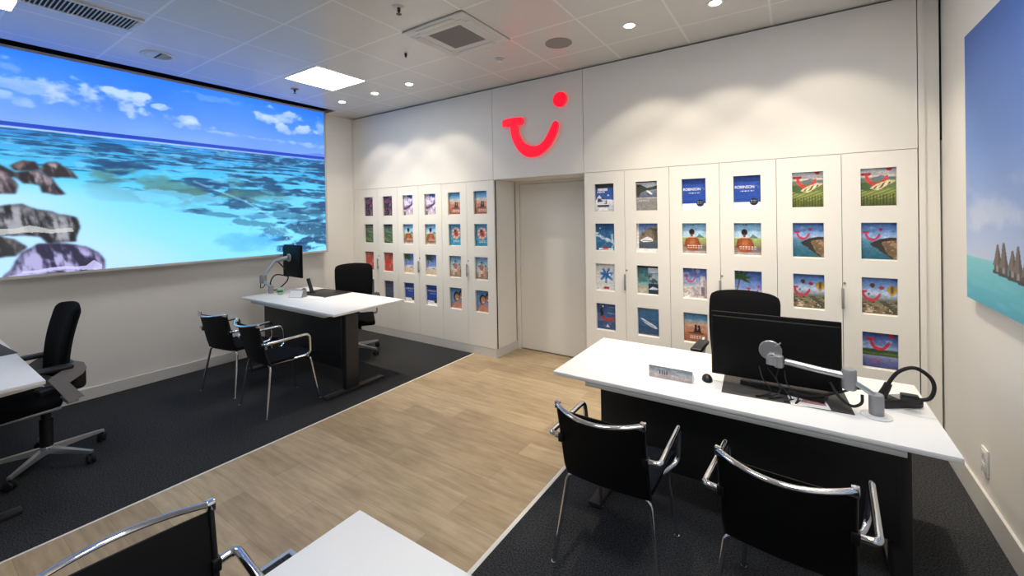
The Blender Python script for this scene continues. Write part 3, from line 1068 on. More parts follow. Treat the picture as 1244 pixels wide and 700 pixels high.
def p_rockboat():
    cv = C()
    cv.vgrad([(0, (236, 236, 236)), (.14, (236, 236, 236)), (.15, (70, 84, 96)), (.5, (90, 104, 120)), (.6, (150, 146, 136)), (1.0, (120, 150, 206)), (1.3, (96, 130, 200)), (1.4, (220, 222, 226))])
    cv.put(cv.poly([(.08, .6), (.3, .92), (.45, 1.0), (.6, 1.16), (.72, 1.1), (.85, 1.24), (1, 1.1), (1, .5), (.1, .5)], .08, 6), (138, 124, 100))
    cv.put(sm(.5, .65, NZ.f(cv.x * 8, cv.y * 5, 4)) * cv.rect(.2, 1, .5, 1.1) * .7, (80, 74, 64))
    cv.put(cv.poly([(.15, .52), (.3, .62), (.5, .70), (.7, .62), (.74, .48), (.3, .44)], .02, 6), (240, 242, 244))
    cv.put(cv.rect(.25, .68, .50, .53), (70, 80, 96))
    cv.put(cv.rect(.0, .09, .1, 1.4), (226, 226, 226))
    return cv


def p_collage():
    cv = C()
    cv.vgrad([(0, (150, 196, 190)), (.6, (90, 170, 176)), (1.2, (60, 120, 140)), (1.21, (34, 38, 44)), (1.4, (30, 32, 38))])
    k = NZ.f(cv.x * 5, cv.y * 5, 5)
    cv.put(cv.rect(0, .48, 0, .4), (176, 172, 156))
    cv.put(sm(.45, .65, k) * cv.rect(0, .48, .3, 1.1) * .7, (70, 92, 92))
    cv.put(cv.rect(.5, 1, .96, 1.2), (196, 206, 220))
    cv.put(cv.rect(.5, 1, .5, .94), (150, 176, 190))
    cv.put(sm(.45, .6, k) * cv.rect(.5, 1, .5, .96) * .8, (46, 60, 66))
    cv.put(cv.rect(.5, 1, 0, .48), (40, 54, 74))
    cv.put(cv.poly([(.5, .2), (.7, .34), (.96, .26), (.9, .2)]), (210, 216, 224))
    lines(cv, .08, .4, (.1, .2), (240, 240, 236), .6)
    return cv


def p_liner():
    cv = C()
    cv.vgrad([(0, (120, 130, 140)), (.1, (44, 70, 104)), (.6, (48, 92, 140)), (1.05, (70, 130, 182)), (1.2, (110, 166, 206)), (1.4, (52, 86, 126))])
    k = NZ.f(cv.x * 3, cv.y * 20, 4)
    cv.put(sm(.5, .8, k) * .4, (96, 146, 186))
    cv.put(cv.poly([(.1, .78), (.25, .74), (.8, .46), (.9, .34), (.78, .32), (.3, .56)], .02, 6), (214, 222, 230))
    cv.put(cv.poly([(.2, .71), (.75, .42), (.72, .38), (.22, .65)]) * .6, (110, 130, 160))
    cv.put(cv.rect(.0, 1, 1.33, 1.4), (40, 56, 80))
    return cv


def p_terraces():
    cv = C()
    cv.vgrad([(0, (84, 92, 40)), (.4, (116, 132, 60)), (.8, (110, 130, 84)), (.98, (120, 136, 120)), (1.05, (226, 206, 186)), (1.2, (230, 226, 226)), (1.33, (206, 214, 226)), (1.34, (86, 96, 120)), (1.4, (86, 96, 120))])
    k = np.sin((cv.y * 2.2 + cv.x * -1.0) * 26 + 3 * NZ.f(cv.x * 3, cv.y * 3, 3))
    cv.put((k > .2) * (cv.y < .62) * (cv.y > .25 - .0) * .55, (190, 190, 96))
    cv.put((np.sin(cv.x * 70) > .2) * (cv.y < .34 + cv.x * .1) * .6, (52, 60, 30))
    cv.put(cv.poly([(0, .62), (.2, .56), (.4, .62), (.3, .82), (0, .84)], .1, 5), (78, 104, 62))
    cv.put(cv.poly([(.28, .64), (.5, .80), (.8, .92), (1, .88), (.8, .74), (.5, .56)], .05, 5), (226, 214, 160))
    cv.put((np.sin((cv.x - cv.y * .6) * 42) > .3) * cv.poly([(.3, .62), (.8, .88), (.86, .80), (.5, .60)]), (52, 56, 30))
    cv.put(cv.poly([(.3, .98), (.6, 1.1), (.8, 1.04), (1, 1.0), (1, .94), (.3, .94)], .05, 5), (104, 124, 140))
    smile(cv, .03, .70, .86, (226, 62, 54), .95)
    cv.put(cv.poly([(.34, .66), (.5, .80), (.78, .90), (.7, .76), (.5, .64)], .03, 5) * .9, (232, 222, 176))
    cv.put((np.sin((cv.x - cv.y * .6) * 42) > .5) * cv.poly([(.36, .66), (.8, .88), (.8, .80), (.5, .64)]) * .9, (52, 56, 30))
    return cv


def p_cliff():
    cv = C()
    cv.vgrad([(0, (40, 96, 116)), (.5, (70, 130, 160)), (.74, (110, 160, 196)), (.76, (160, 190, 226)), (1.0, (110, 156, 220)), (1.33, (70, 120, 196)), (1.34, (44, 62, 96)), (1.4, (44, 62, 96))])
    cv.put(sm(.55, .8, NZ.f(cv.x * 3, cv.y * 8, 4)) * (cv.y > .76) * .5, (200, 216, 236))
    cv.put(cv.poly([(.28, .56), (.5, .70), (.7, .76), (1, .78), (1, 0), (.9, 0), (.62, .2), (.5, .38), (.34, .46)], .06, 6), (62, 56, 50))
    cv.put(cv.poly([(.6, .60), (.8, .66), (1, .66), (1, 0), (.92, .04), (.72, .22)], .08, 6), (176, 140, 100))
    cv.put(sm(.5, .62, NZ.f(cv.x * 9, cv.y * 9, 4)) * cv.poly([(.6, .6), (1, .7), (1, 0), (.7, .2)]) * .6, (86, 70, 56))
    cv.put(cv.rect(.66, .70, .76, .86), (206, 206, 206))
    smile(cv, .05, .66, .58, (214, 46, 80), .95)
    return cv


def p_balloons():
    cv = C()
    cv.vgrad([(0, (120, 100, 74)), (.3, (150, 136, 100)), (.5, (110, 118, 100)), (.58, (150, 160, 176)), (.7, (186, 204, 232)), (1.0, (130, 170, 230)), (1.32, (76, 120, 204)), (1.34, (50, 66, 100)), (1.4, (50, 66, 100))])
    cv.put(sm(.48, .64, NZ.f(cv.x * 9, cv.y * 14, 4)) * (cv.y < .46) * .8, (66, 66, 54))
    cv.put(sm(.6, .72, NZ.f(cv.x * 14 + 4, cv.y * 18, 3)) * (cv.y < .36) * .8, (226, 206, 176))
    for x, y, r, c in ((.86, .88, .14, (206, 158, 44)), (.32, 1.02, .07, (110, 60, 70)), (.22, .70, .035, (60, 100, 90))):
        cv.put(cv.ell(x, y, r, r * 1.05, .08), c)
        cv.put(cv.poly([(x - r * .7, y - r * .7), (x + r * .7, y - r * .7), (x + r * .15, y - r * 1.5), (x - r * .15, y - r * 1.5)]), c)
        cv.put(cv.ell(x, y, r * .3, r, .1) * .7, (70, 70, 80))
    smile(cv, -.08, .42, .72, (214, 52, 66), .9)
    return cv


def p_lake():
    cv = C()
    cv.vgrad([(0, (62, 74, 130)), (.2, (96, 104, 160)), (.42, (150, 156, 200)), (.44, (56, 84, 34)), (.54, (110, 136, 50)), (.62, (60, 88, 50)), (.7, (150, 176, 220)), (1.0, (90, 120, 196)), (1.4, (40, 62, 128))])
    cv.put(sm(.5, .75, NZ.f(cv.x * 4, cv.y * 6, 4)) * (cv.y > .66) * (cv.y < 1) * .5, (226, 226, 236))
    cv.put(cv.poly([(0, .6), (.4, .68), (1, .62), (1, .54), (0, .54)], .04, 5), (58, 82, 60))
    smile(cv, .12, .62, .76, (224, 44, 62), .95)
    cv.put(cv.ell(.4, .22, .16, .1) * .4, (170, 70, 100))
    return cv


def p_whitetown():
    cv = C()
    cv.vgrad([(0, (196, 186, 184)), (.45, (214, 206, 204)), (.6, (150, 170, 206)), (.9, (104, 136, 206)), (1.33, (66, 96, 176)), (1.34, (44, 54, 90)), (1.4, (44, 54, 90))])
    cv.put(sm(.5, .7, NZ.f(cv.x * 5, cv.y * 5, 4)) * (cv.y > .7) * .6, (196, 206, 236))
    for x0, x1, y1, c in ((.5, .66, .7, (190, 180, 186)), (.7, .9, .96, (206, 196, 200)), (.82, 1, .8, (176, 160, 160)), (.0, .3, .44, (222, 214, 212)), (.3, .55, .5, (206, 198, 200))):
        cv.put(cv.rect(x0, x1, .0, y1), c)
    cv.put(cv.rect(.74, .86, .1, .5), (120, 112, 124))
    cv.put(sm(.55, .65, NZ.f(cv.x * 14, cv.y * 14, 3)) * (cv.y < .5) * .5, (130, 120, 124))
    smile(cv, .02, .66, .55, (206, 66, 92), .85)
    return cv


ARTS = {
    'purple': (p_purple, 'dark purple brochure with scattered pale sparkles'), 'green': (p_green, 'dark green brochure with pale light streaks'),
    'coral': (p_coral, 'coral red brochure with faint pattern'), 'slate': (p_slate, 'slate blue brochure'),
    'violet': (p_violet_town, 'violet and white brochure with snowy slope'), 'back': (lambda: person_back(C()), 'brochure of person in brown from behind'),
    'palm': (p_palm, 'brochure with palm on pale beach'), 'club': (p_club, 'blue brochure with white ROBINSON lettering'),
    'beach': (p_beachcouple, 'brochure with couple on orange beach'), 'float': (p_float, 'turquoise brochure with pink round swim ring'),
    'family': (p_family, 'brochure with family under pale sky'), 'selfie': (p_selfie, 'brochure with two smiling faces close together'),
    'snow': (p_snow, 'blue brochure with snowy mountains'), 'ocean': (p_ocean, 'deep blue brochure with white surf'),
    'splash': (p_splash, 'white brochure with blue splash'), 'redboat': (p_redboat, 'blue brochure with red boat'),
    'fjord': (p_fjord, 'grey brochure with white ship on a fjord'), 'rockboat': (p_rockboat, 'brochure with white boat below rocks'),
    'collage': (p_collage, 'brochure with collage of coastal pictures'), 'liner': (p_liner, 'blue brochure with long cruise ship'),
    'terraces': (p_terraces, 'brochure with red smile over terraces'), 'cliff': (p_cliff, 'brochure with red smile over a sea cliff'),
    'balloons': (p_balloons, 'brochure with balloons and red smile'), 'lake': (p_lake, 'brochure with red smile over a dark lake'),
    'whitetown': (p_whitetown, 'brochure with red smile over a white town'), 'palmsmile': (p_palm_smile, 'brochure with palm tree and red smile'),
}
PROTO = {}


def brochure(key, x, zb, label, group):
    """zb = bottom of the sheet; stands in the pocket behind the door opening."""
    loc = (x, YB + 0.031, zb)
    if key in PROTO:
        return dup(PROTO[key], loc, 0, label, group)
    cv = ARTS[key][0]()
    r = thing('brochure', label, 'brochure', loc, 0, group)
    print_mesh('cover', cv, lambda a, b: ((a - .5) * BW, 0.0, b / 1.4 * BH), PRINT, r, back=(0, 0.005, 0))
    if key == 'club':
        cu = bpy.data.curves.new('lettering', 'FONT')
        cu.body = 'ROBINSON'
        cu.align_x = 'CENTER'
        cu.size = 0.036
        cu.space_character = 1.0
        cu.extrude = 0.0002
        cu.offset = 0.0006
        cu.materials.append(LETTER)
        tmp = bpy.data.objects.new('tmp', cu)
        me = bpy.data.meshes.new_from_object(tmp)
        me.name = 'lettering'
        bpy.data.objects.remove(tmp)
        t = bpy.data.objects.new('lettering', me)
        COL.objects.link(t)
        t.parent = r
        xs = [v.co.x for v in me.vertices]
        k = .150 / (max(xs) - min(xs))
        for v in me.vertices:
            v.co = Vector(((v.co.x - (max(xs) + min(xs)) / 2) * k, v.co.y * k * 1.15, v.co.z))
        t.location = (-0.020, -0.0008, 0.176)
        t.rotation_euler = (PI / 2, 0, 0)
        bm = BM()
        pts = [(.075 + .013 * math.cos(a), -.0008, .186 + .011 * math.sin(a)) for a in np.linspace(-1.2, 2.9, 12)]
        tube(bm, pts, 0.0028, 6, flat=.3)
        obj('bird_mark', bm, LETTER, r)
    PROTO[key] = r
    return r


# ------------------------------------------------------------------ cabinets
ROWS = [(1.770, 2.062), (1.362, 1.648), (0.945, 1.230), (0.533, 0.812)]
OW = 0.208


def door_mesh(x0, x1, xc, y0, y1, z0, z1):
    bm = BM()
    a, b = xc - OW / 2, xc + OW / 2
    xs = [x0, a, b, x1]
    zs = [z0]
    for lo, hi in reversed(ROWS):
        zs += [lo, hi]
    zs.append(z1)
    nx, nz = 4, len(zs)
    V = {}
    for d, y in enumerate((y0, y1)):
        for i in range(nx):
            for j in range(nz):
                V[d, i, j] = bm.verts.new((xs[i], y, zs[j]))
    hole = {(1, j) for j in range(1, nz - 1, 2)}
    for i in range(nx - 1):
        for j in range(nz - 1):
            if (i, j) in hole:
                continue
            bm.faces.new((V[0, i, j], V[0, i + 1, j], V[0, i + 1, j + 1], V[0, i, j + 1]))
            bm.faces.new((V[1, i, j + 1], V[1, i + 1, j + 1], V[1, i + 1, j], V[1, i, j]))
            for (p, q, nb) in (((i, j), (i + 1, j), (i, j - 1)), ((i, j + 1), (i + 1, j + 1), (i, j + 1)), ((i, j), (i, j + 1), (i - 1, j)), ((i + 1, j), (i + 1, j + 1), (i + 1, j))):
                out = nb in hole or nb[0] < 0 or nb[0] > nx - 2 or nb[1] < 0 or nb[1] > nz - 2
                if out:
                    bm.faces.new((V[0, p[0], p[1]], V[0, q[0], q[1]], V[1, q[0], q[1]], V[1, p[0], p[1]]))
    return bm


LB = [-5.672, -5.236, -4.800, -4.372, -3.935, -3.500, -3.0655]
LCX = [-5.453, -5.018, -4.590, -4.152, -3.715, -3.282]
RB = [-1.871, -1.435, -1.000, -0.565, -0.132, 0.302, 0.742]
RCX = [-1.653, -1.217, -0.783, -0.350, 0.083, 0.522]


def cabinet(bounds, centres, k, label, filler=None):
    x0, xm, x1 = bounds[2 * k], bounds[2 * k + 1], bounds[2 * k + 2]
    xo = (x0 + x1) / 2
    r = thing('brochure_cabinet', label, 'cabinet', (xo, YB, 0), 0, 'white brochure cabinets')
    bm = BM()
    xf = filler if filler is not None else x0 + .001
    box(bm, xf - xo, x1 - .001 - xo, 0.046, 0.46, 0.0, 2.186)
    if filler is not None:
        box(bm, xf - xo, x0 - .002 - xo, 0.0, 0.046, 0.0, 2.186)
    obj('body', bm, PANEL, r, smooth=False)
    bm = BM(); box(bm, xf - xo, x1 - .001 - xo, 0.0, 0.045, 0.0, 0.102)
    obj('plinth', bm, BASEB, r, smooth=False)
    bm = BM()
    box(bm, xf - xo, x1 - .001 - xo, 0.026, 0.0455, 0.1025, 0.1075)
    box(bm, x0 + .001 - xo, x1 - .001 - xo, 0.044, 0.0457, 0.103, 2.184)
    obj('shadow_gap', bm, SEAM, r, smooth=False)
    for d in (0, 1):
        a, b = bounds[2 * k + d], bounds[2 * k + d + 1]
        xc = centres[2 * k + d]
        dm = door_mesh(a + .0018 - xo, b - .0018 - xo, xc - xo, 0.0, 0.024, 0.107, 2.186)
        door = obj('door', dm, PANEL, r, smooth=False)
        bm = BM()
        for lo, hi in ROWS:
            box(bm, xc - .13 - xo, xc + .13 - xo, 0.038, 0.0425, lo - .04, hi + .04)
            box(bm, xc - .13 - xo, xc + .13 - xo, 0.0245, 0.038, lo - .02, lo + .006)
        obj('pocket', bm, PANEL, door, smooth=False)
        if d == 1:
            bm = BM()
            hx = a - xo
            box(bm, hx - .010, hx + .008, -.026, -.018, 0.975, 1.137, .002)
            box(bm, hx - .004, hx + .004, -.018, -.0005, 1.00, 1.012)
            box(bm, hx - .004, hx + .004, -.018, -.0005, 1.10, 1.112)
            h = obj('handle', bm, SATIN, door)
            bm = BM(); lathe(bm, [(.009, -.006), (.009, -.0005)], axis='Y', origin=(hx + .012, 0, 1.175), seg=14)
            obj('lock', bm, SATIN, door)
    return r


cabinet(LB, LCX, 0, 'white double door brochure cabinet in the left corner below the bulkhead', filler=-5.784)
cabinet(LB, LCX, 1, 'white double door brochure cabinet in the middle of the left bank')
cabinet(LB, LCX, 2, 'white double door brochure cabinet directly left of the doorway recess')
cabinet(RB, RCX, 0, 'white double door brochure cabinet directly right of the doorway recess')
cabinet(RB, RCX, 1, 'white double door brochure cabinet behind the chair with ROBINSON brochures on top')
cabinet(RB, RCX, 2, 'white double door brochure cabinet next to the right corner post')

ORD = ['first', 'second', 'third', 'fourth', 'fifth', 'sixth']
RN = ['top', 'second', 'third', 'bottom']
LEFT = [['purple', 'green', 'coral', 'slate']] * 2 + [['violet', 'back', 'palm', 'club']] * 2 + [['beach', 'float', 'family', 'selfie']] * 2
RIGHT = [['snow', 'ocean', 'splash', 'redboat'], ['fjord', 'rockboat', 'collage', 'liner'], ['club', 'back', 'whitetown', 'beach'], ['club', 'back', 'palmsmile', None],
         ['terraces', 'cliff', 'balloons', None], ['terraces', 'cliff', 'balloons', 'lake']]
for bank, cxs, where, grp in ((LEFT, LCX, 'door from the mural', 'brochures in the left cabinets'), (RIGHT, RCX, 'door right of doorway', 'brochures in the right cabinets')):
    for ci, colm in enumerate(bank):
        for ri, key in enumerate(colm):
            if key is None:
                continue
            lab = '%s, %s row, %s %s' % (ARTS[key][1].replace('brochure showing', 'brochure of').replace(' with scattered pale sparkles', ''), RN[ri], ORD[ci], where.replace(' counted', ''))
            brochure(key, cxs[ci], ROWS[ri][0] + .007, lab, grp)


# ------------------------------------------------------------------ desks
def desk(label, loc, w, d, zt, user_sign, foot_in=.26, right_in=.075):
    """origin at the middle of the top on the floor; user_sign +1: the clerk sits on +Y, visitors on -Y."""
    r = thing('desk', label, 'desk', loc, 0 if user_sign > 0 else PI, 'white desks with black panels')
    bm = BM()
    box(bm, -w / 2, w / 2, -d / 2, d / 2, zt - .024, zt, .003)
    obj('tabletop', bm, WHITE, r)
    bm = BM()
    box(bm, -w / 2 + .22, w / 2 - .17, -d / 2 + .004, d / 2 - .10, zt - .052, zt - .0245, .002)
    o = obj('support_board', bm, DESKEDGE, r)
    bm = BM(); box(bm, -w / 2 + .27, w / 2 - right_in - .01, -d / 2 + .13, -d / 2 + .15, .24, zt - .053, .002)
    obj('modesty_panel', bm, BLACKPANEL, r)
    for sx in (-w / 2 + .30, w / 2 - right_in):
        bm = BM(); box(bm, sx - .035, sx + .035, -d / 2 + .155, -d / 2 + .30, .032, zt - .0525, .004)
        obj('column', bm, STEELBLACK, r)
        bm = BM(); box(bm, sx - .035, sx + .035, -d / 2 - .07, d / 2 - foot_in, .004, .032, .006)
        obj('foot', bm, STEELBLACK, r)
    return r


ZR, ZFD, ZL, ZB = .74, .82, .785, .74
desk('white desk with monitor arm near the right wall, in front of the cabinets', (-.379, 2.855, 0), 1.868, .87, ZR, 1, .26, .165)
desk('white desk in the far left corner below the mural, beside two visitor chairs', (-4.63, 2.875, 0), 1.86, .875, ZFD, 1)
desk('white desk cut off by the left edge, in front of the swivel chair', (-4.77, .13, 0), 1.86, .875, ZL, 1, .10)
desk('white desk corner at the bottom edge, nearest to the viewer', (-.335, .485, 0), 1.86, .865, ZB, -1)


# ------------------------------------------------------------------ visitor chairs
def visitor_chair():
    r = thing('visitor_chair', '', 'chair', (0, 0, 0), 0, 'black and chrome visitor chairs')
    R = .0105
    # rear leg frame, each leg its own mesh
    bar_y = -.19
    for s in (-1, 1):
        bm = BM()
        pts = [(s * .12, bar_y, .445), (s * .205, bar_y, .445), (s * .262, -.255, .008)]
        tube(bm, fillet(pts, .05), R)
        lathe(bm, [(.013, 0), (.013, .012)], s * .2627, -.256, 12)
        obj('leg', bm, CHROME, r)
    for s in (-1, 1):
        bm = BM()
        pts = [(s * .10, .18, .435), (s * .19, .18, .435), (s * .215, .25, .008)]
        tube(bm, fillet(pts, .05), R)
        lathe(bm, [(.013, 0), (.013, .012)], s * .2155, .251, 12)
        obj('leg', bm, CHROME, r)
    bm = BM()
    tube(bm, [(-.13, bar_y, .445), (.13, bar_y, .445)], R)
    tube(bm, [(-.11, .18, .435), (.11, .18, .435)], R)
    for s in (-1, 1):
        tube(bm, [(s * .17, bar_y, .445), (s * .17, .18, .435)], .009)
    obj('seat_frame', bm, CHROME, r)
    # seat
    bm = BM()
    nx, ny = 11, 12
    top, bot = [], []
    for j in range(ny):
        v = j / (ny - 1)
        y = -.20 + v * .45
        for i in range(nx):
            u = i / (nx - 1) * 2 - 1
            x = u * (.205 + .01 * v)
            z = .478 - .010 * (1 - u * u) - .018 * sm(.8, 1, np.float64(v)) + .004 * v
            top.append(bm.verts.new((x, y, z)))
            bot.append(bm.verts.new((x, y, z - .026)))
    for j in range(ny - 1):
        for i in range(nx - 1):
            a = j * nx + i
            bm.faces.new((top[a], top[a + 1], top[a + nx + 1], top[a + nx]))
            bm.faces.new((bot[a], bot[a + nx], bot[a + nx + 1], bot[a + 1]))
    for j in range(ny - 1):
        for i in (0, nx - 1):
            a = j * nx + i
            bm.faces.new((top[a], top[a + nx], bot[a + nx], bot[a]))
    for i in range(nx - 1):
        for j in (0, ny - 1):
            a = j * nx + i
            bm.faces.new((top[a], bot[a], bot[a + 1], top[a + 1]))
    obj('seat', bm, NAVYF, r)
    # backrest panel: straight edge at the top, between two side posts
    bm = BM()
    nz = 12
    F, K = [], []
    for j in range(nz):
        v = j / (nz - 1)
        z = .455 + v * .352
        yb = -.205 - .085 * v
        for i in range(nx):
            u = i / (nx - 1) * 2 - 1
            x = u * (.200 + .004 * v)
            y = yb - .016 * (1 - u * u) * (1 - .5 * v)
            F.append(bm.verts.new((x, y, z)))
            K.append(bm.verts.new((x, y - .007, z)))
    for j in range(nz - 1):
        for i in range(nx - 1):
            a = j * nx + i
            bm.faces.new((F[a], F[a + 1], F[a + nx + 1], F[a + nx]))
            bm.faces.new((K[a], K[a + nx], K[a + nx + 1], K[a + 1]))
    for j in range(nz - 1):
        for i in (0, nx - 1):
            a = j * nx + i
            bm.faces.new((F[a], F[a + nx], K[a + nx], K[a]))
    for i in range(nx - 1):
        for j in (0, nz - 1):
            a = j * nx + i
            bm.faces.new((F[a], K[a], K[a + 1], F[a + 1]))
    obj('backrest', bm, MESHF, r)
    # side posts of the back
    for s in (-1, 1):
        bm = BM()
        tube(bm, fillet([(s * .205, -.19, .45), (s * .206, -.215, .50), (s * .207, -.292, .828)], .03), .008)
        obj('back_post', bm, PLASTIC, r)
    # bowed top rail
    bm = BM()
    pts = [(.207 * u, -.292 - .082 * (1 - u * u), .829 - .014 * (1 - u * u)) for u in np.linspace(-1, 1, 21)]
    tube(bm, pts, .0125, 12, flat=.72)
    for s in (-1, 1):
        box(bm, s * .207 - .012, s * .207 + .012, -.303, -.281, .808, .842, .003)
    obj('top_rail', bm, CHROME, r)
    # arms
    for s in (-1, 1):
        bm = BM()
        pts = [(s * .207, -.255, .655), (s * .268, -.262, .66), (s * .262, .14, .668), (s * .250, .150, .47), (s * .20, .02, .455)]
        tube(bm, fillet(pts, .05, 7), .0135, 12)
        a = obj('armrest', bm, CHROME, r)
        bm = BM()
        box(bm, s * .207 - .013, s * .207 + .013, -.272, -.238, .632, .672, .004)
        obj('arm_bracket', bm, PLASTIC, a)
    return r


VC = visitor_chair()
VG = 'black and chrome visitor chairs'
VC.location = (-.765, 2.125, 0)
VC.rotation_euler = (0, 0, 0)
VC['label'] = 'black chrome armchair nearest the wood walkway at the desk by the right wall'
dup(VC, (-.032, 2.08, 0), math.radians(-4), 'black chrome armchair nearest the right wall, cut off by the bottom edge', VG)
dup(VC, (-4.86, 2.13, 0), math.radians(10), 'black chrome armchair nearest the mural wall at the far desk', VG)
dup(VC, (-4.09, 2.13, 0), math.radians(-2), 'black chrome armchair nearest the wood walkway at the far desk', VG)
dup(VC, (-1.315, .36, 0), math.radians(-95), 'black chrome armchair at the end of the nearest desk, only its back showing', VG)


# ------------------------------------------------------------------ office swivel chairs
def office_chair():
    """origin at the column on the floor, sitter looks towards +Y."""
    r = thing('office_chair', '', 'office chair', (0, 0, 0), 0, 'black swivel office chairs')
    # five star base
    bm = BM()
    lathe(bm, [(.034, .075), (.038, .085), (.036, .125), (.03, .135)], seg=20)
    for k in range(5):
        a = 2 * PI * k / 5 + math.radians(66)
        dx, dy = math.cos(a), math.sin(a)
        nx_, ny_ = -dy, dx
        sec = [(.03, .022, .080, .122), (.18, .018, .080, .108), (.335, .013, .074, .092)]
        rings = []
        for d, hw, zb, zt in sec:
            rings.append([bm.verts.new((dx * d + nx_ * s * hw, dy * d + ny_ * s * hw, z)) for s, z in ((-1, zb), (1, zb), (.8, zt), (-.8, zt))])
        for p, q in zip(rings, rings[1:]):
            for i in range(4):
                bm.faces.new((p[i], p[(i + 1) % 4], q[(i + 1) % 4], q[i]))
        bm.faces.new(rings[0]); bm.faces.new(rings[-1][::-1])
    obj('star_base', bm, ALU, r)
    for k in range(5):
        a = 2 * PI * k / 5 + math.radians(66)
        cx, cy = math.cos(a) * .325, math.sin(a) * .325
        bm = BM()
        for s in (-1, 1):
            n0 = len(bm.verts)
            lathe(bm, [(.020, s * .006), (.030, s * .009), (.030, s * .022), (.022, s * .026)], axis='Y', origin=(0, 0, .031), seg=18)
        lathe(bm, [(.008, .03), (.008, .078)], seg=10)
        box(bm, -.026, .022, -.007, .007, .03, .060, .004)
        rot = Matrix.Rotation(a + k * 1.3, 4, 'Z')
        for v in bm.verts:
            v.co = rot @ v.co + Vector((cx, cy, 0))
        obj('caster', bm, RUBBER, r)
    bm = BM()
    lathe(bm, [(.036, .13), (.036, .33), (.026, .332), (.026, .40), (.05, .41), (.06, .43)], seg=20)
    obj('gas_column', bm, PLASTIC, r)
    # seat with grey underside pan
    bm = BM()
    box(bm, -.235, .235, -.04, .42, .452, .512, .024, 4)
    for v in bm.verts:
        if v.co.y > .2:
            v.co.z -= (v.co.y - .2) ** 2 * .5
    obj('seat', bm, FABRIC, r)
    bm = BM()
    box(bm, -.22, .22, -.035, .39, .428, .4515, .010, 3)
    obj('seat_pan', bm, SATIN, r)
    # backrest: tall padded panel, rounded at the top, leaning back
    bm = BM()
    nx, nz = 17, 22
    F, K = {}, {}
    for j in range(nz):
        v = j / (nz - 1)
        z = .60 + v * .55
        hw = .205 + .030 * math.sin(min(1, v * 1.2) * PI / 2) - (.012 * max(0, (v - .9) / .1) ** 2)
        yb = -.075 - .085 * v + .02 * math.sin(v * PI)
        for i in range(nx):
            u = i / (nx - 1) * 2 - 1
            zz = z - .022 * u * u * v - (.014 * max(0, abs(u) - .75) ** 2 / .0625 * max(0, (v - .8) / .2))
            x = u * hw
            y = yb + .035 * u * u
            e = 1 - max(abs(u) ** 6, (2 * abs(v - .5)) ** 8)
            th = .012 + .026 * max(0, e)
            F[i, j] = bm.verts.new((x, y + th, zz))
            K[i, j] = bm.verts.new((x, y - th * .8, zz))
    for j in range(nz - 1):
        for i in range(nx - 1):
            bm.faces.new((F[i, j], F[i + 1, j], F[i + 1, j + 1], F[i, j + 1]))
            bm.faces.new((K[i, j + 1], K[i + 1, j + 1], K[i + 1, j], K[i, j]))
    for j in range(nz - 1):
        for i in (0, nx - 1):
            bm.faces.new((F[i, j], F[i, j + 1], K[i, j + 1], K[i, j]))
    for i in range(nx - 1):
        for j in (0, nz - 1):
            bm.faces.new((F[i, j], K[i, j], K[i + 1, j], F[i + 1, j]))
    obj('backrest', bm, FABRIC, r)
    # black lumbar carrier behind
    bm = BM()
    box(bm, -.20, .20, -.175, -.085, .53, .70, .035, 4)
    box(bm, -.06, .06, -.15, .05, .43, .55, .02, 3)
    obj('back_carrier', bm, PLASTIC, r)
    # arms: pad on a folded flat grey band
    for s in (-1, 1):
        bm = BM()
        x0, x1 = s * .235, s * .315
        box(bm, min(x0, x1), max(x0, x1), -.08, .20, .722, .752, .011, 3)
        a = obj('armrest', bm, PLASTIC, r)
        bm = BM()
        poly = [(-.150, .700), (-.135, .745), (-.095, .765), (-.06, .740), (.045, .672), (-.055, .485), (-.135, .500), (-.060, .622), (-.130, .665)]
        xx = s * .272
        prism(bm, poly, lambda p, q, d, xx=xx, s=s: (xx + s * d, p, q), .014)
        obj('arm_band', bm, SATIN, a)
        bm = BM()
        box(bm, min(s * .10, s * .272), max(s * .10, s * .272), -.11, -.05, .470, .492, .004)
        obj('arm_mount', bm, SATIN, a)
    return r


OC = office_chair()
OG = 'black swivel office chairs'
OC.location = (-4.55, .67, 0)
OC.rotation_euler = (0, 0, math.radians(183))
OC['label'] = 'black swivel chair with grey arm band seen from the side at the left edge'
dup(OC, (-4.77, 3.44, 0), math.radians(-125.8), 'black swivel chair behind the far desk, in front of the left cabinets', OG)
dup(OC, (-.335, 3.51, 0), math.radians(178), 'black swivel chair behind the monitor of the desk by the right wall', OG)


# ------------------------------------------------------------------ monitor with arm, own thing on the desk
def monitor(name_label, loc, rz, w, h, zc, tilt=0.0):
    """origin on the desk below the screen centre; screen faces +Y, its back faces -Y."""
    r = thing('monitor', name_label, 'monitor', loc, rz, 'desk monitors')
    bm = BM()
    box(bm, -w / 2, w / 2, -.004, .014, zc - h / 2, zc + h / 2, .004)
    obj('casing', bm, MONBLACK, r)
    bm = BM()
    box(bm, -w / 2 + .006, w / 2 - .006, -.020, -.0045, zc - h / 2 + .004, zc + h / 2 - .022, .008, 3)
    obj('rear_shell', bm, MONBLACK, r)
    bm = BM()
    box(bm, -w / 2 + .012, w / 2 - .012, .0143, .0155, zc - h / 2 + .018, zc + h / 2 - .012)
    obj('screen', bm, mat('dark_screen', (12, 14, 18), .15), r)
    return r


MRZ = .970
monR = monitor('large black monitor seen from behind on the desk by the right wall', (-.117, 2.80, ZR), math.radians(2.5), .625, .375, MRZ - ZR)

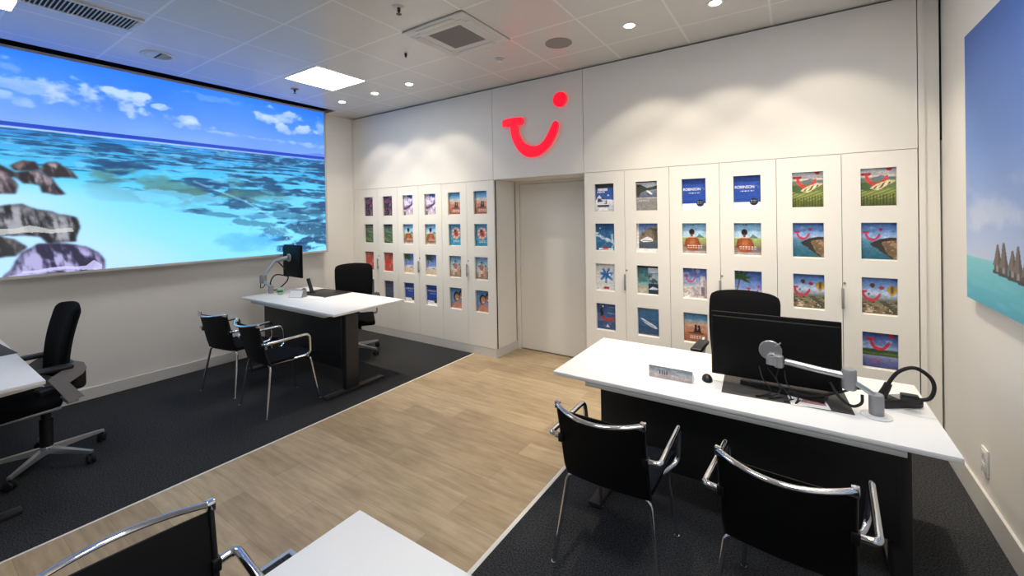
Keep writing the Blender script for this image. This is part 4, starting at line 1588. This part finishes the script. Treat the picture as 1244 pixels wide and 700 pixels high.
def sub_empty(name, parent, loc, label):
    """a part that only carries sub-parts; loc in room coordinates."""
    o = bpy.data.objects.new(name, None)
    o.empty_display_size = .05
    COL.objects.link(o)
    o.parent = parent
    mw = Matrix.Translation(parent.location) @ parent.rotation_euler.to_matrix().to_4x4()
    o.matrix_local = mw.inverted() @ Matrix.Translation(loc)
    o['label'] = label
    return o


# arm of the right monitor
armR = sub_empty('monitor_arm', monR, (.318, 2.70, ZR), 'silver jointed arm')


def A(x, y, z):
    return (x - .318, y - 2.70, z - ZR)


bm = BM()
lathe(bm, [(.062, 0.0005), (.062, .006), (.05, .010)], seg=32)
obj('base_plate', bm, FIXT, armR)
bm = BM()
lathe(bm, [(.030, .010), (.030, .105), (.026, .110)], seg=26)
obj('post', bm, SATIN, armR)
bm = BM()
tube(bm, [A(.318, 2.70, .835), A(.275, 2.70, .865), A(.215, 2.70, .90)], .021, 14, flat=.6)
obj('lower_arm', bm, ALU, armR)
bm = BM()
lathe(bm, [(.027, .85 - ZR), (.031, .856 - ZR), (.031, .945 - ZR), (.026, .952 - ZR)], -.103, 0.0, 26)
obj('joint', bm, SATIN, armR)
bm = BM()
tube(bm, [A(.200, 2.70, .915), A(.09, 2.715, .920), A(-.055, 2.735, .932)], .021, 14, flat=.8)
obj('upper_arm', bm, ALU, armR)
bm = BM()
lathe(bm, [(.020, .895 - ZR), (.024, .9 - ZR), (.024, .955 - ZR), (.020, .96 - ZR)], -.318 - .085, .035, 20)
lathe(bm, [(.025, -.012), (.030, -.006), (.030, .018)], axis='Y', origin=A(-.115, 2.742, .935), seg=22)
tube(bm, [A(-.115, 2.738, .95), A(-.115, 2.733, .905)], .030, 18)
obj('tilt_head', bm, SATIN, armR)
bm = BM()
lathe(bm, [(.052, -.006), (.056, -.002), (.056, .006)], axis='Y', origin=A(-.125, 2.7622, .972), seg=32)
tube(bm, [A(-.10, 2.755, 1.00), A(-.075, 2.752, 1.025)], .004, 8)
obj('mount_disc', bm, ALU, armR)

# laptop, pad, card, mouse, cables on the right desk
bm = BM(); box(bm, -.295, .295, -.20, .20, 0.0005, .003, .001)
pad = obj('desk_pad', bm, PADM, None)
pad.location = (-.075, 2.835, ZR); pad.rotation_euler = (0, 0, math.radians(4))
tag(pad, 'flat dark grey desk pad under the large monitor', 'desk pad', 'desk pads')
lap = thing('laptop', 'closed black laptop lying on the grey pad under the large monitor', 'laptop', (-.06, 2.885, ZR + .0035), math.radians(-10))
bm = BM(); box(bm, -.20, .20, -.135, .135, 0.0, .014, .005)
obj('keyboard_base', bm, PLASTIC, lap)
bm = BM(); box(bm, -.20, .20, -.135, .135, .0145, .025, .005)
obj('lid', bm, PLASTIC, lap)

bm = BM()
prism(bm, [(0, 0), (.075, 0), (.004, .07), (0, .07)], lambda a, b, d: (d, a, b), .252)
cs = thing('name_card', 'folded white card printed with beach walkers on the front of the right desk', 'card', (-.766, 2.655, ZR + .0005), math.radians(1))
obj('card', bm, PAPER, cs, smooth=False)
cv = Canvas(1.0, .28, 120, 36)
cv.vgrad([(0, (196, 178, 172)), (.1, (176, 166, 166)), (.16, (150, 160, 172)), (.22, (128, 140, 152)), (.28, (120, 132, 126))])
cv.put(sm(.5, .7, NZ.f(cv.x * 4, cv.y * 40, 4)) * .5, (214, 206, 204))
for x in (.26, .32, .37, .42):
    cv.put(cv.ell(x, .135, .012, .05), (40, 44, 56) if x < .3 else (90, 60, 56))
    cv.put(cv.ell(x, .19, .009, .014), (60, 44, 40))
lines(cv, .55, .95, (.08,), (226, 214, 208), .5, .008)
print_mesh('beach_print', cv, lambda a, b: (a * .252, -.0008, b * .25), PRINT, cs)


def mouse(loc, rz, label):
    bm = BM()
    bmesh.ops.create_uvsphere(bm, u_segments=20, v_segments=12, radius=1)
    for v in bm.verts:
        z = max(v.co.z, -.05)
        v.co = Vector((v.co.x * .030, v.co.y * .052, (z + .05) * .034 * (1 - .15 * v.co.y)))
    m = thing('mouse', label, 'mouse', loc, rz, 'computer mice')
    obj('body', bm, PLASTIC, m)
    bm = BM(); lathe(bm, [(.006, -.004), (.008, 0), (.006, .004)], axis='X', origin=(0, .03, .020), seg=14)
    obj('wheel', bm, RUBBER, m)
    return m


mouse((-.452, 2.765, ZR + .0005), .25, 'black computer mouse beside the beach card on the right desk')
rc = thing('leaflet', 'white leaflet with dark red print on the desk pad beside the arm base', 'leaflet', (.045, 2.70, ZR + .0035), math.radians(9), 'paper on the desks')
bm = BM(); box(bm, -.085, .085, -.06, .07, 0.0003, .0012)
obj('sheet', bm, PAPER, rc, smooth=False)
bm = BM()
for k in range(7):
    tube(bm, [(-.035 + k * .004, -.008 + k * .011, .0018), (.075, -.016 + k * .011, .0018)], .0035, 6, flat=.15)
obj('red_print', bm, REDPRINT, rc)

# power block, plugs, thick cable loop
pb = thing('power_block', 'black desk power block with sockets at the right end of the desk', 'power socket', (.43, 2.90, ZR + .0005), math.radians(35))
bm = BM(); box(bm, -.10, .10, -.032, .032, 0, .045, .006)
obj('housing', bm, PLASTIC, pb)
bm = BM(); box(bm, -.03, .085, -.028, .028, .0452, .050, .002)
obj('socket_plate', bm, SATIN, pb)
cb = thing('power_cable', 'thick black cable looping above the right end of the desk', 'cable', (.42, 2.87, ZR), 0)


def Cb(x, y, z):
    return (x - .42, y - 2.87, z - ZR)


bm = BM()
pts = [(.372, 2.86, .80), (.385, 2.86, .86), (.425, 2.86, .928), (.485, 2.86, .957), (.54, 2.865, .92), (.556, 2.87, .865), (.535, 2.87, .81), (.47, 2.865, .795)]
tube(bm, smooth_path([Cb(*p) for p in pts], 8), .009, 10)
obj('cord', bm, RUBBER, cb)
bm = BM()
tube(bm, [Cb(.36, 2.86, .795), Cb(.375, 2.86, .83), Cb(.385, 2.86, .86)], .02, 12, .016)
box(bm, *[a for p in ((.43 - .42, .50 - .42), (2.845 - 2.87, 2.885 - 2.87), (.787 - ZR, .82 - ZR)) for a in p], .006)
obj('plug', bm, PLASTIC, cb)
mc = thing('monitor_cable', 'tangled thin black cables hanging below the large monitor', 'cable', (-.10, 2.72, ZR + .0035))
bm = BM()
for q, (x0, dz) in enumerate(((-.06, .0), (-.02, .01), (.03, -.01), (.06, .0))):
    p = [(x0 - .02, .045, .13), (x0 + .03 * math.sin(q * 2), -.01, .08), (x0 + .04, -.05, .03 + dz), (x0 - .03 + .02 * q, -.075, .004), (x0 + .05, -.02, .003)]
    tube(bm, smooth_path(p, 6), .0035, 8)
p = [(.06, -.03, .05), (.16, .0, .03), (.26, .02, .06), (.33, .01, .10), (.36, -.02, .12)]
tube(bm, smooth_path(p, 6), .006, 8)
p = [(.24, .0, .12), (.27, -.04, .07), (.32, -.05, .035), (.36, -.03, .05), (.365, -.02, .09)]
tube(bm, smooth_path(p, 6), .007, 8)
obj('cords', bm, RUBBER, mc)

# ------------------------------------------------------------------ things on the far desk
monF = monitor('black monitor seen from behind on the far desk below the mural', (-5.425, 3.0, ZFD), math.radians(-3), .46, .415, 1.205 - ZFD)
armF = sub_empty('monitor_arm', monF, (-5.43, 2.72, ZFD), 'grey jointed arm')


def B(x, y, z):
    return (x + 5.43, y - 2.72, z - ZFD)


bm = BM()
lathe(bm, [(.058, 0.0005), (.058, .006), (.046, .010)], seg=28)
obj('base_plate', bm, FIXT, armF)
bm = BM()
lathe(bm, [(.030, .010), (.030, .095), (.026, .10)], seg=22)
obj('post', bm, SATIN, armF)
bm = BM(); tube(bm, [B(-5.43, 2.72, .905), B(-5.56, 2.70, .975)], .018, 12)
obj('lower_arm', bm, ALU, armF)
bm = BM(); lathe(bm, [(.034, .95 - ZFD), (.040, .956 - ZFD), (.040, 1.045 - ZFD), (.034, 1.05 - ZFD)], -.145, -.02, 22)
obj('joint', bm, SATIN, armF)
bm = BM(); tube(bm, [B(-5.57, 2.70, 1.03), B(-5.545, 2.76, 1.13), B(-5.52, 2.82, 1.215)], .02, 12)
obj('upper_arm', bm, ALU, armF)
bm = BM()
tube(bm, [B(-5.52, 2.82, 1.215), B(-5.50, 2.88, 1.235), B(-5.47, 2.955, 1.25)], .026, 14)
obj('tilt_head', bm, SATIN, armF)
bm = BM(); lathe(bm, [(.048, -.006), (.052, -.002), (.052, .006)], axis='Y', origin=B(-5.465, 2.968, 1.25), seg=26)
obj('mount_disc', bm, ALU, armF)
fc = thing('monitor_cable', 'black cable loops between the grey arm and the far monitor', 'cable', (-5.42, 2.83, ZFD))
bm = BM()
tube(bm, smooth_path([(-.10, .03, .385), (-.02, .08, .28), (.02, .09, .17), (.0, .02, .08), (-.10, -.03, .03), (-.16, -.04, .12), (-.10, -.0, .22), (.04, .09, .20)], 8), .008, 8)
tube(bm, smooth_path([(-.20, -.10, .20), (-.16, -.11, .10), (-.24, -.12, .06), (-.28, -.1, .12)], 8), .005, 8)
obj('cords', bm, RUBBER, fc)
st = thing('phone_stand', 'slim black stand leaning beside the far monitor', 'stand', (-5.06, 3.02, ZFD + .0005), math.radians(10))
bm = BM(); box(bm, -.05, .05, -.04, .04, 0, .012, .004)
obj('foot', bm, PLASTIC, st)
bm = BM(); tube(bm, [(.02, 0, .01), (-.03, .01, .11), (-.06, .015, .17)], .022, 12)
obj('stem', bm, PLASTIC, st)
bm = BM()
box(bm, -.29, .29, -.2, .2, .0005, .004, .001)
padF = obj('desk_pad', bm, PADBROWN, None)
padF.location = (-4.90, 3.10, ZFD); padF.rotation_euler = (0, 0, math.radians(3))
tag(padF, 'dark brown desk pad on the far desk in front of the swivel chair', 'desk pad', 'desk pads')
bm = BM(); box(bm, -.29, .29, -.2, .2, .0005, .004, .001)
padL = obj('desk_pad', bm, PADM, None)
padL.location = (-5.10, .355, ZL); padL.rotation_euler = (0, 0, math.radians(4))
tag(padL, 'dark desk pad on the desk cut off by the left edge', 'desk pad', 'desk pads')
mouse((-5.28, 3.06, ZFD + .0005), 1.2, 'black computer mouse on the far desk beside the brown pad')
bx = thing('card_holder', 'small grey wedge card holder on the far desk', 'card holder', (-4.93, 2.78, ZFD + .0005), math.radians(20))
bm = BM(); prism(bm, [(-.05, 0), (.05, 0), (.035, .085), (-.01, .085)], lambda a, b, d: (d - .09, a, b), .18)
obj('holder', bm, SATIN, bx, smooth=False)
bm = BM(); prism(bm, [(-.048, .004), (-.046, .004), (-.010, .08), (-.012, .08)], lambda a, b, d: (d - .085, a - .004, b), .17)
obj('card', bm, PAPER, bx, smooth=False)
lf = thing('leaflet', 'white leaflet lying flat beside the grey card holder on the far desk', 'leaflet', (-4.70, 2.84, ZFD + .0005), math.radians(15), 'paper on the desks')
bm = BM(); box(bm, -.10, .10, -.075, .075, 0, .003)
obj('sheet', bm, PAPER, lf, smooth=False)
gp = thing('mug', 'small green and white mug beside the arm base on the far desk', 'mug', (-5.30, 2.77, ZFD + .0005))
bm = BM()
lathe(bm, [(.030, 0), (.036, .006), (.040, .085), (.037, .085), (.033, .010), (.001, .008)], seg=26)
obj('cup', bm, CERAMIC, gp)
bm = BM(); tube(bm, smooth_path([(.038, 0, .07), (.065, 0, .06), (.062, 0, .03), (.037, 0, .022)], 5), .006, 8)
obj('handle', bm, CERAMIC, gp)
bm = BM(); lathe(bm, [(.0385, .03), (.0395, .032), (.0408, .055), (.0402, .057)], seg=26)
obj('green_band', bm, LEAF, gp)

# outlet on the right wall
ol = thing('wall_outlet', 'white double wall outlet above the right baseboard', 'outlet', (XR, 3.44, .325))
bm = BM(); box(bm, -.012, -.0005, -.045, .045, -.075, .075, .004)
obj('plate', bm, FIXT, ol)
for z in (-.035, .035):
    bm = BM(); box(bm, -.0145, -.0122, -.028, .028, z - .028, z + .028, .003)
    s_ = obj('socket', bm, FIXT, ol)
    bm = BM()
    for y in (-.008, .008):
        lathe(bm, [(.003, -.0152), (.003, -.0146)], axis='X', origin=(0, y, z), seg=8)
    obj('holes', bm, GRILLED, s_)

# entrance mat edge beside the nearest desk
mt = thing('floor_mat', 'dark entrance mat with aluminium edge on the wood floor beside the nearest desk', 'mat', (-1.86, .30, 0))
bm = BM(); box(bm, -.352, .352, -.872, .872, .0005, .008)
obj('mat', bm, CARPET, mt, smooth=False)
bm = BM()
for a in ((-.375, -.353, -.895, .895), (.353, .375, -.895, .895), (-.353, .353, -.895, -.873), (-.353, .353, .873, .895)):
    box(bm, *a, .0005, .010)
obj('edge_frame', bm, ALU, mt, smooth=False)

# ------------------------------------------------------------------ ceiling fixtures
def led_panel(x0, x1, y0, y1, label):
    cx, cy = (x0 + x1) / 2, (y0 + y1) / 2
    r = thing('ceiling_panel_light', label, 'ceiling light', (cx, cy, ZC), 0, 'square ceiling light panels')
    w, d = (x1 - x0) / 2, (y1 - y0) / 2
    bm = BM(); box(bm, -w + .004, w - .004, -d + .004, d - .004, -.007, -.0008)
    obj('diffuser', bm, LEDM, r, smooth=False)
    bm = BM()
    for a in ((-w, -w + .0038, -d, d), (w - .0038, w, -d, d), (-w + .0038, w - .0038, -d, -d + .0038), (-w + .0038, w - .0038, d - .0038, d)):
        box(bm, *a, -.009, -.0005)
    obj('frame', bm, FIXT, r, smooth=False)
    return r


led_panel(-4.66, -4.045, 2.525, 3.112, 'square glowing light panel in the ceiling above the far desk')
led_panel(-4.75, -4.12, -.03, .575, 'square glowing light panel cut off at the top left corner')
led_panel(-1.43, -.80, .56, 1.17, 'unseen square light panel added above the nearest desk')  # out of view, added to help light the room
led_panel(-.14, .49, .56, 1.17, 'unseen square light panel added by the right wall, nearer the viewer')  # unseen panel, added to brighten the right wall and carpet
led_panel(-.14, .49, 1.86, 2.47, 'unseen square light panel added above the desk by the right wall')  # added beyond the view as extra light for the right side


def downlight(x, y, label, on=True, beams=None):
    r = thing('downlight', label, 'ceiling light', (x, y, ZC), 0, 'round recessed downlights')
    bm = BM()
    lathe(bm, [(.040, -.002), (.043, -.006), (.056, -.006), (.060, -.001)], seg=28)
    obj('trim_ring', bm, FIXT, r)
    bm = BM(); lathe(bm, [(.036, -.010), (.038, -.0065)], seg=24)
    obj('lens', bm, SPOTM if on else FIXGREY, r)
    if on:
        for w_, size, blend, tilt in (beams or SPOTS):
            li = bpy.data.lights.new('spot', 'SPOT')
            li.energy = w_
            li.color = lin((1.0, .94, .85))
            li.spot_size = math.radians(size)
            li.spot_blend = blend
            li.shadow_soft_size = .03
            lo = bpy.data.objects.new('spot', li)
            COL.objects.link(lo)
            lo.parent = r
            lo.location = (0, 0, -.02)
            lo.rotation_euler = (math.radians(tilt), 0, 0)     # leans towards the cabinets
    return r


# each lamp: a wide weak rim and a strong core beam (watts, cone, softness, tilt)
SPOTS = ((25, 86, .4, 19), (78, 76, 1.0, 7))
CORNER = ((25, 86, .4, 19), (70, 76, 1.0, 7), (46, 112, 1.0, -4))  # corner lamp: its last wide beam is added to brighten the right wall
for x, lab in ((-5.03, 'lit downlight nearest the mural wall in the row before the bulkhead'), (-4.36, 'lit downlight in the ceiling row, second from the mural'),
               (-3.744, 'lit downlight in the ceiling row, third from the mural'), (-1.128, 'lit downlight above the door bank just right of the emblem'),
               (-.48, 'lit downlight at the top edge, right of the emblem'), (.17, 'lit downlight above the last cabinet beside the right wall')):
    downlight(x, 3.495, lab, True, CORNER if x > 0 else None)
downlight(-1.19, 2.86, 'lit downlight at the top edge above the walkway end of the right desk')
bm = BM(); lathe(bm, [(.05, -.001), (.05, -.006), (.03, -.010), (.028, -.022), (.012, -.024)], seg=24)
o = obj('smoke_detector', bm, FIXT, None); o.location = (-2.438, 3.485, ZC)
tag(o, 'small white ring shaped detector in the ceiling above the emblem', 'detector')
sp = thing('ceiling_speaker', 'round flat grey ceiling speaker above the red dot', 'speaker', (-1.776, 3.475, ZC))
bm = BM(); lathe(bm, [(.122, -.001), (.122, -.004), (.112, -.007)], seg=40)
obj('rim', bm, FIXGREY, sp)
bm = BM(); lathe(bm, [(.110, -.0075), (.02, -.011)], seg=40)
obj('grille', bm, FIXGREY, sp)


def sprinkler(x, y, label, big):
    r = thing('ceiling_sprinkler', label, 'sprinkler', (x, y, ZC), 0, 'ceiling sprinklers')
    bm = BM(); lathe(bm, [(.045, .0004), (.045, -.004), (.02, -.008)], seg=24)
    obj('rosette', bm, FIXT if big else FIXGREY, r)
    bm = BM(); lathe(bm, [(.012, -.008), (.012, -.035), (.006, -.037), (.006, -.050), (.020, -.052), (.020, -.055)], seg=16)
    obj('head', bm, mat('dark_chrome', (70, 70, 72), .3, metal=.9), r)


sprinkler(-2.43, 2.18, 'chrome sprinkler with white rosette near the air cassette', True)
sprinkler(-4.976, 2.816, 'small sprinkler next to the glowing panel by the mural', False)
sn = thing('ceiling_sensor', 'tiny dark sensor below the ceiling left of the air cassette', 'sensor', (-3.072, 2.832, ZC))
bm = BM(); lathe(bm, [(.012, .0004), (.012, -.028), (.006, -.034)], seg=14)
obj('body', bm, RUBBER, sn)
bm = BM(); lathe(bm, [(.008, -.0345), (.008, -.040), (.003, -.043)], seg=12)
obj('lens', bm, mat('amber_lens', (170, 70, 40), .3), sn)

ac = thing('air_cassette', 'square air conditioning cassette with grey grille in the ceiling', 'air conditioner', (-2.41, 2.815, ZC))
bm = BM()
h_, i_ = .328, .245
for a in ((-h_, h_, -h_, -i_), (-h_, h_, i_, h_), (-h_, -i_, -i_, i_), (i_, h_, -i_, i_)):
    box(bm, *a, -.016, -.001, .002)
obj('face_frame', bm, FIXT, ac)
for k in range(4):
    bm = BM()
    box(bm, -.20, .20, .247, .300, -.021, -.0165, .002)
    rot = Matrix.Rotation(k * PI / 2, 4, 'Z')
    for v in bm.verts:
        v.co = rot @ v.co
    obj('vent_flap', bm, FIXT, ac)
bm = BM()
for a in ((-.243, .243, -.243, -.175), (-.243, .243, .175, .243), (-.243, -.175, -.175, .175), (.175, .243, -.175, .175)):
    box(bm, *a, -.018, -.001, .001)
obj('inner_frame', bm, FIXT, ac)
bm = BM(); box(bm, -.173, .173, -.173, .173, -.015, -.002)
for k in range(22):
    x = -.168 + k * .016
    box(bm, x - .0025, x + .0025, -.172, .172, -.0185, -.0148)
obj('grille', bm, FIXGREY, ac, smooth=False)
bm = BM(); box(bm, -.3305, .3305, -.3305, .3305, -.0009, -.0002)
obj('shadow_gap', bm, SEAM, ac, smooth=False)

vg = thing('slot_grille', 'long rectangular slatted ventilation grille in the ceiling above the mural', 'vent', (-4.335, .62, ZC))
GX, GY0, GY1 = .125, -.18, .535
bm = BM(); box(bm, -GX, GX, GY0, GY1, -.004, -.0006)
obj('duct', bm, GRILLED, vg, smooth=False)
bm = BM()
for a in ((-GX - .03, -GX, GY0 - .03, GY1 + .03), (GX, GX + .03, GY0 - .03, GY1 + .03), (-GX, GX, GY0 - .03, GY0), (-GX, GX, GY1, GY1 + .03)):
    box(bm, *a, -.012, -.0006, .002)
obj('frame', bm, FIXT, vg)
bm = BM()
n = 30
for k in range(n):
    y = GY0 + (k + .5) * (GY1 - GY0) / n
    vs = box(bm, -GX, GX, y - .0032, y + .0032, -.011, -.0045)
obj('slats', bm, FIXT, vg, smooth=False)

df = thing('ceiling_diffuser', 'round white air diffuser with slats in the ceiling above the mural', 'vent', (-4.965, 1.50, ZC))
bm = BM()
lathe(bm, [(.098, -.002), (.102, -.008), (.128, -.008), (.134, .0004)], seg=40)
obj('rim', bm, FIXT, df)
bm = BM(); lathe(bm, [(.097, -.0012), (.097, -.004)], seg=40)
obj('duct', bm, GRILLED, df)
bm = BM()
prism(bm, [(.096 * math.cos(t), .096 * math.sin(t)) for t in np.linspace(PI * 1.05, PI * 1.95, 18)], lambda p, q, d: (p, q, -.0045 - d), .004)
for k in range(5):
    x = -.070 + k * .035
    w_ = math.sqrt(.094 ** 2 - x * x)
    box(bm, x - .005, x + .005, .004, w_, -.010, -.0045)
obj('slats', bm, FIXT, df, smooth=False)

# ------------------------------------------------------------------ soft light of the lit panels
def area(name, loc, sx, sy, energy, col, rot=(0, 0, 0), parent=None):
    li = bpy.data.lights.new(name, 'AREA')
    li.shape = 'RECTANGLE'
    li.size, li.size_y = sx, sy
    li.energy = energy
    li.color = lin(col)
    o = bpy.data.objects.new(name, li)
    COL.objects.link(o)
    o.location = loc
    o.rotation_euler = rot
    return o


w = bpy.data.worlds.new('World')
SC.world = w
w.use_nodes = True
w.node_tree.nodes['Background'].inputs[0].default_value = (.8, .85, 1, 1)
w.node_tree.nodes['Background'].inputs[1].default_value = 0.05

# ------------------------------------------------------------------ camera
F_PX, CX, CY = 516.43, 621.15, 264.77
YAW, PITCH, ROLL = -0.589392, -0.00599, -0.0167074
cam = bpy.data.cameras.new('Camera')
co = bpy.data.objects.new('Camera', cam)
COL.objects.link(co)
cy_, sy_ = math.cos(YAW), math.sin(YAW)
Fv = Vector((sy_, cy_, 0)); Rv = Vector((cy_, -sy_, 0)); Uv = Vector((0, 0, 1))
F2 = Fv * math.cos(PITCH) + Uv * math.sin(PITCH)
U2 = Uv * math.cos(PITCH) - Fv * math.sin(PITCH)
R3 = Rv * math.cos(ROLL) + U2 * math.sin(ROLL)
U3 = U2 * math.cos(ROLL) - Rv * math.sin(ROLL)
m = Matrix((R3, U3, -F2)).transposed().to_4x4()
m.translation = Vector((0, 0, H))
co.matrix_world = m
cam.sensor_fit = 'HORIZONTAL'
cam.sensor_width = 36
cam.lens = F_PX / 1244 * 36
cam.shift_x = (622 - CX) / 1244
cam.shift_y = -(350 - CY) / 1244
cam.clip_start = .05
SC.camera = co

SC.view_settings.view_transform = 'Standard'
SC.view_settings.look = 'None'
SC.view_settings.gamma = 1
SC.view_settings.use_curve_mapping = False
SC.view_settings.exposure = 0.0
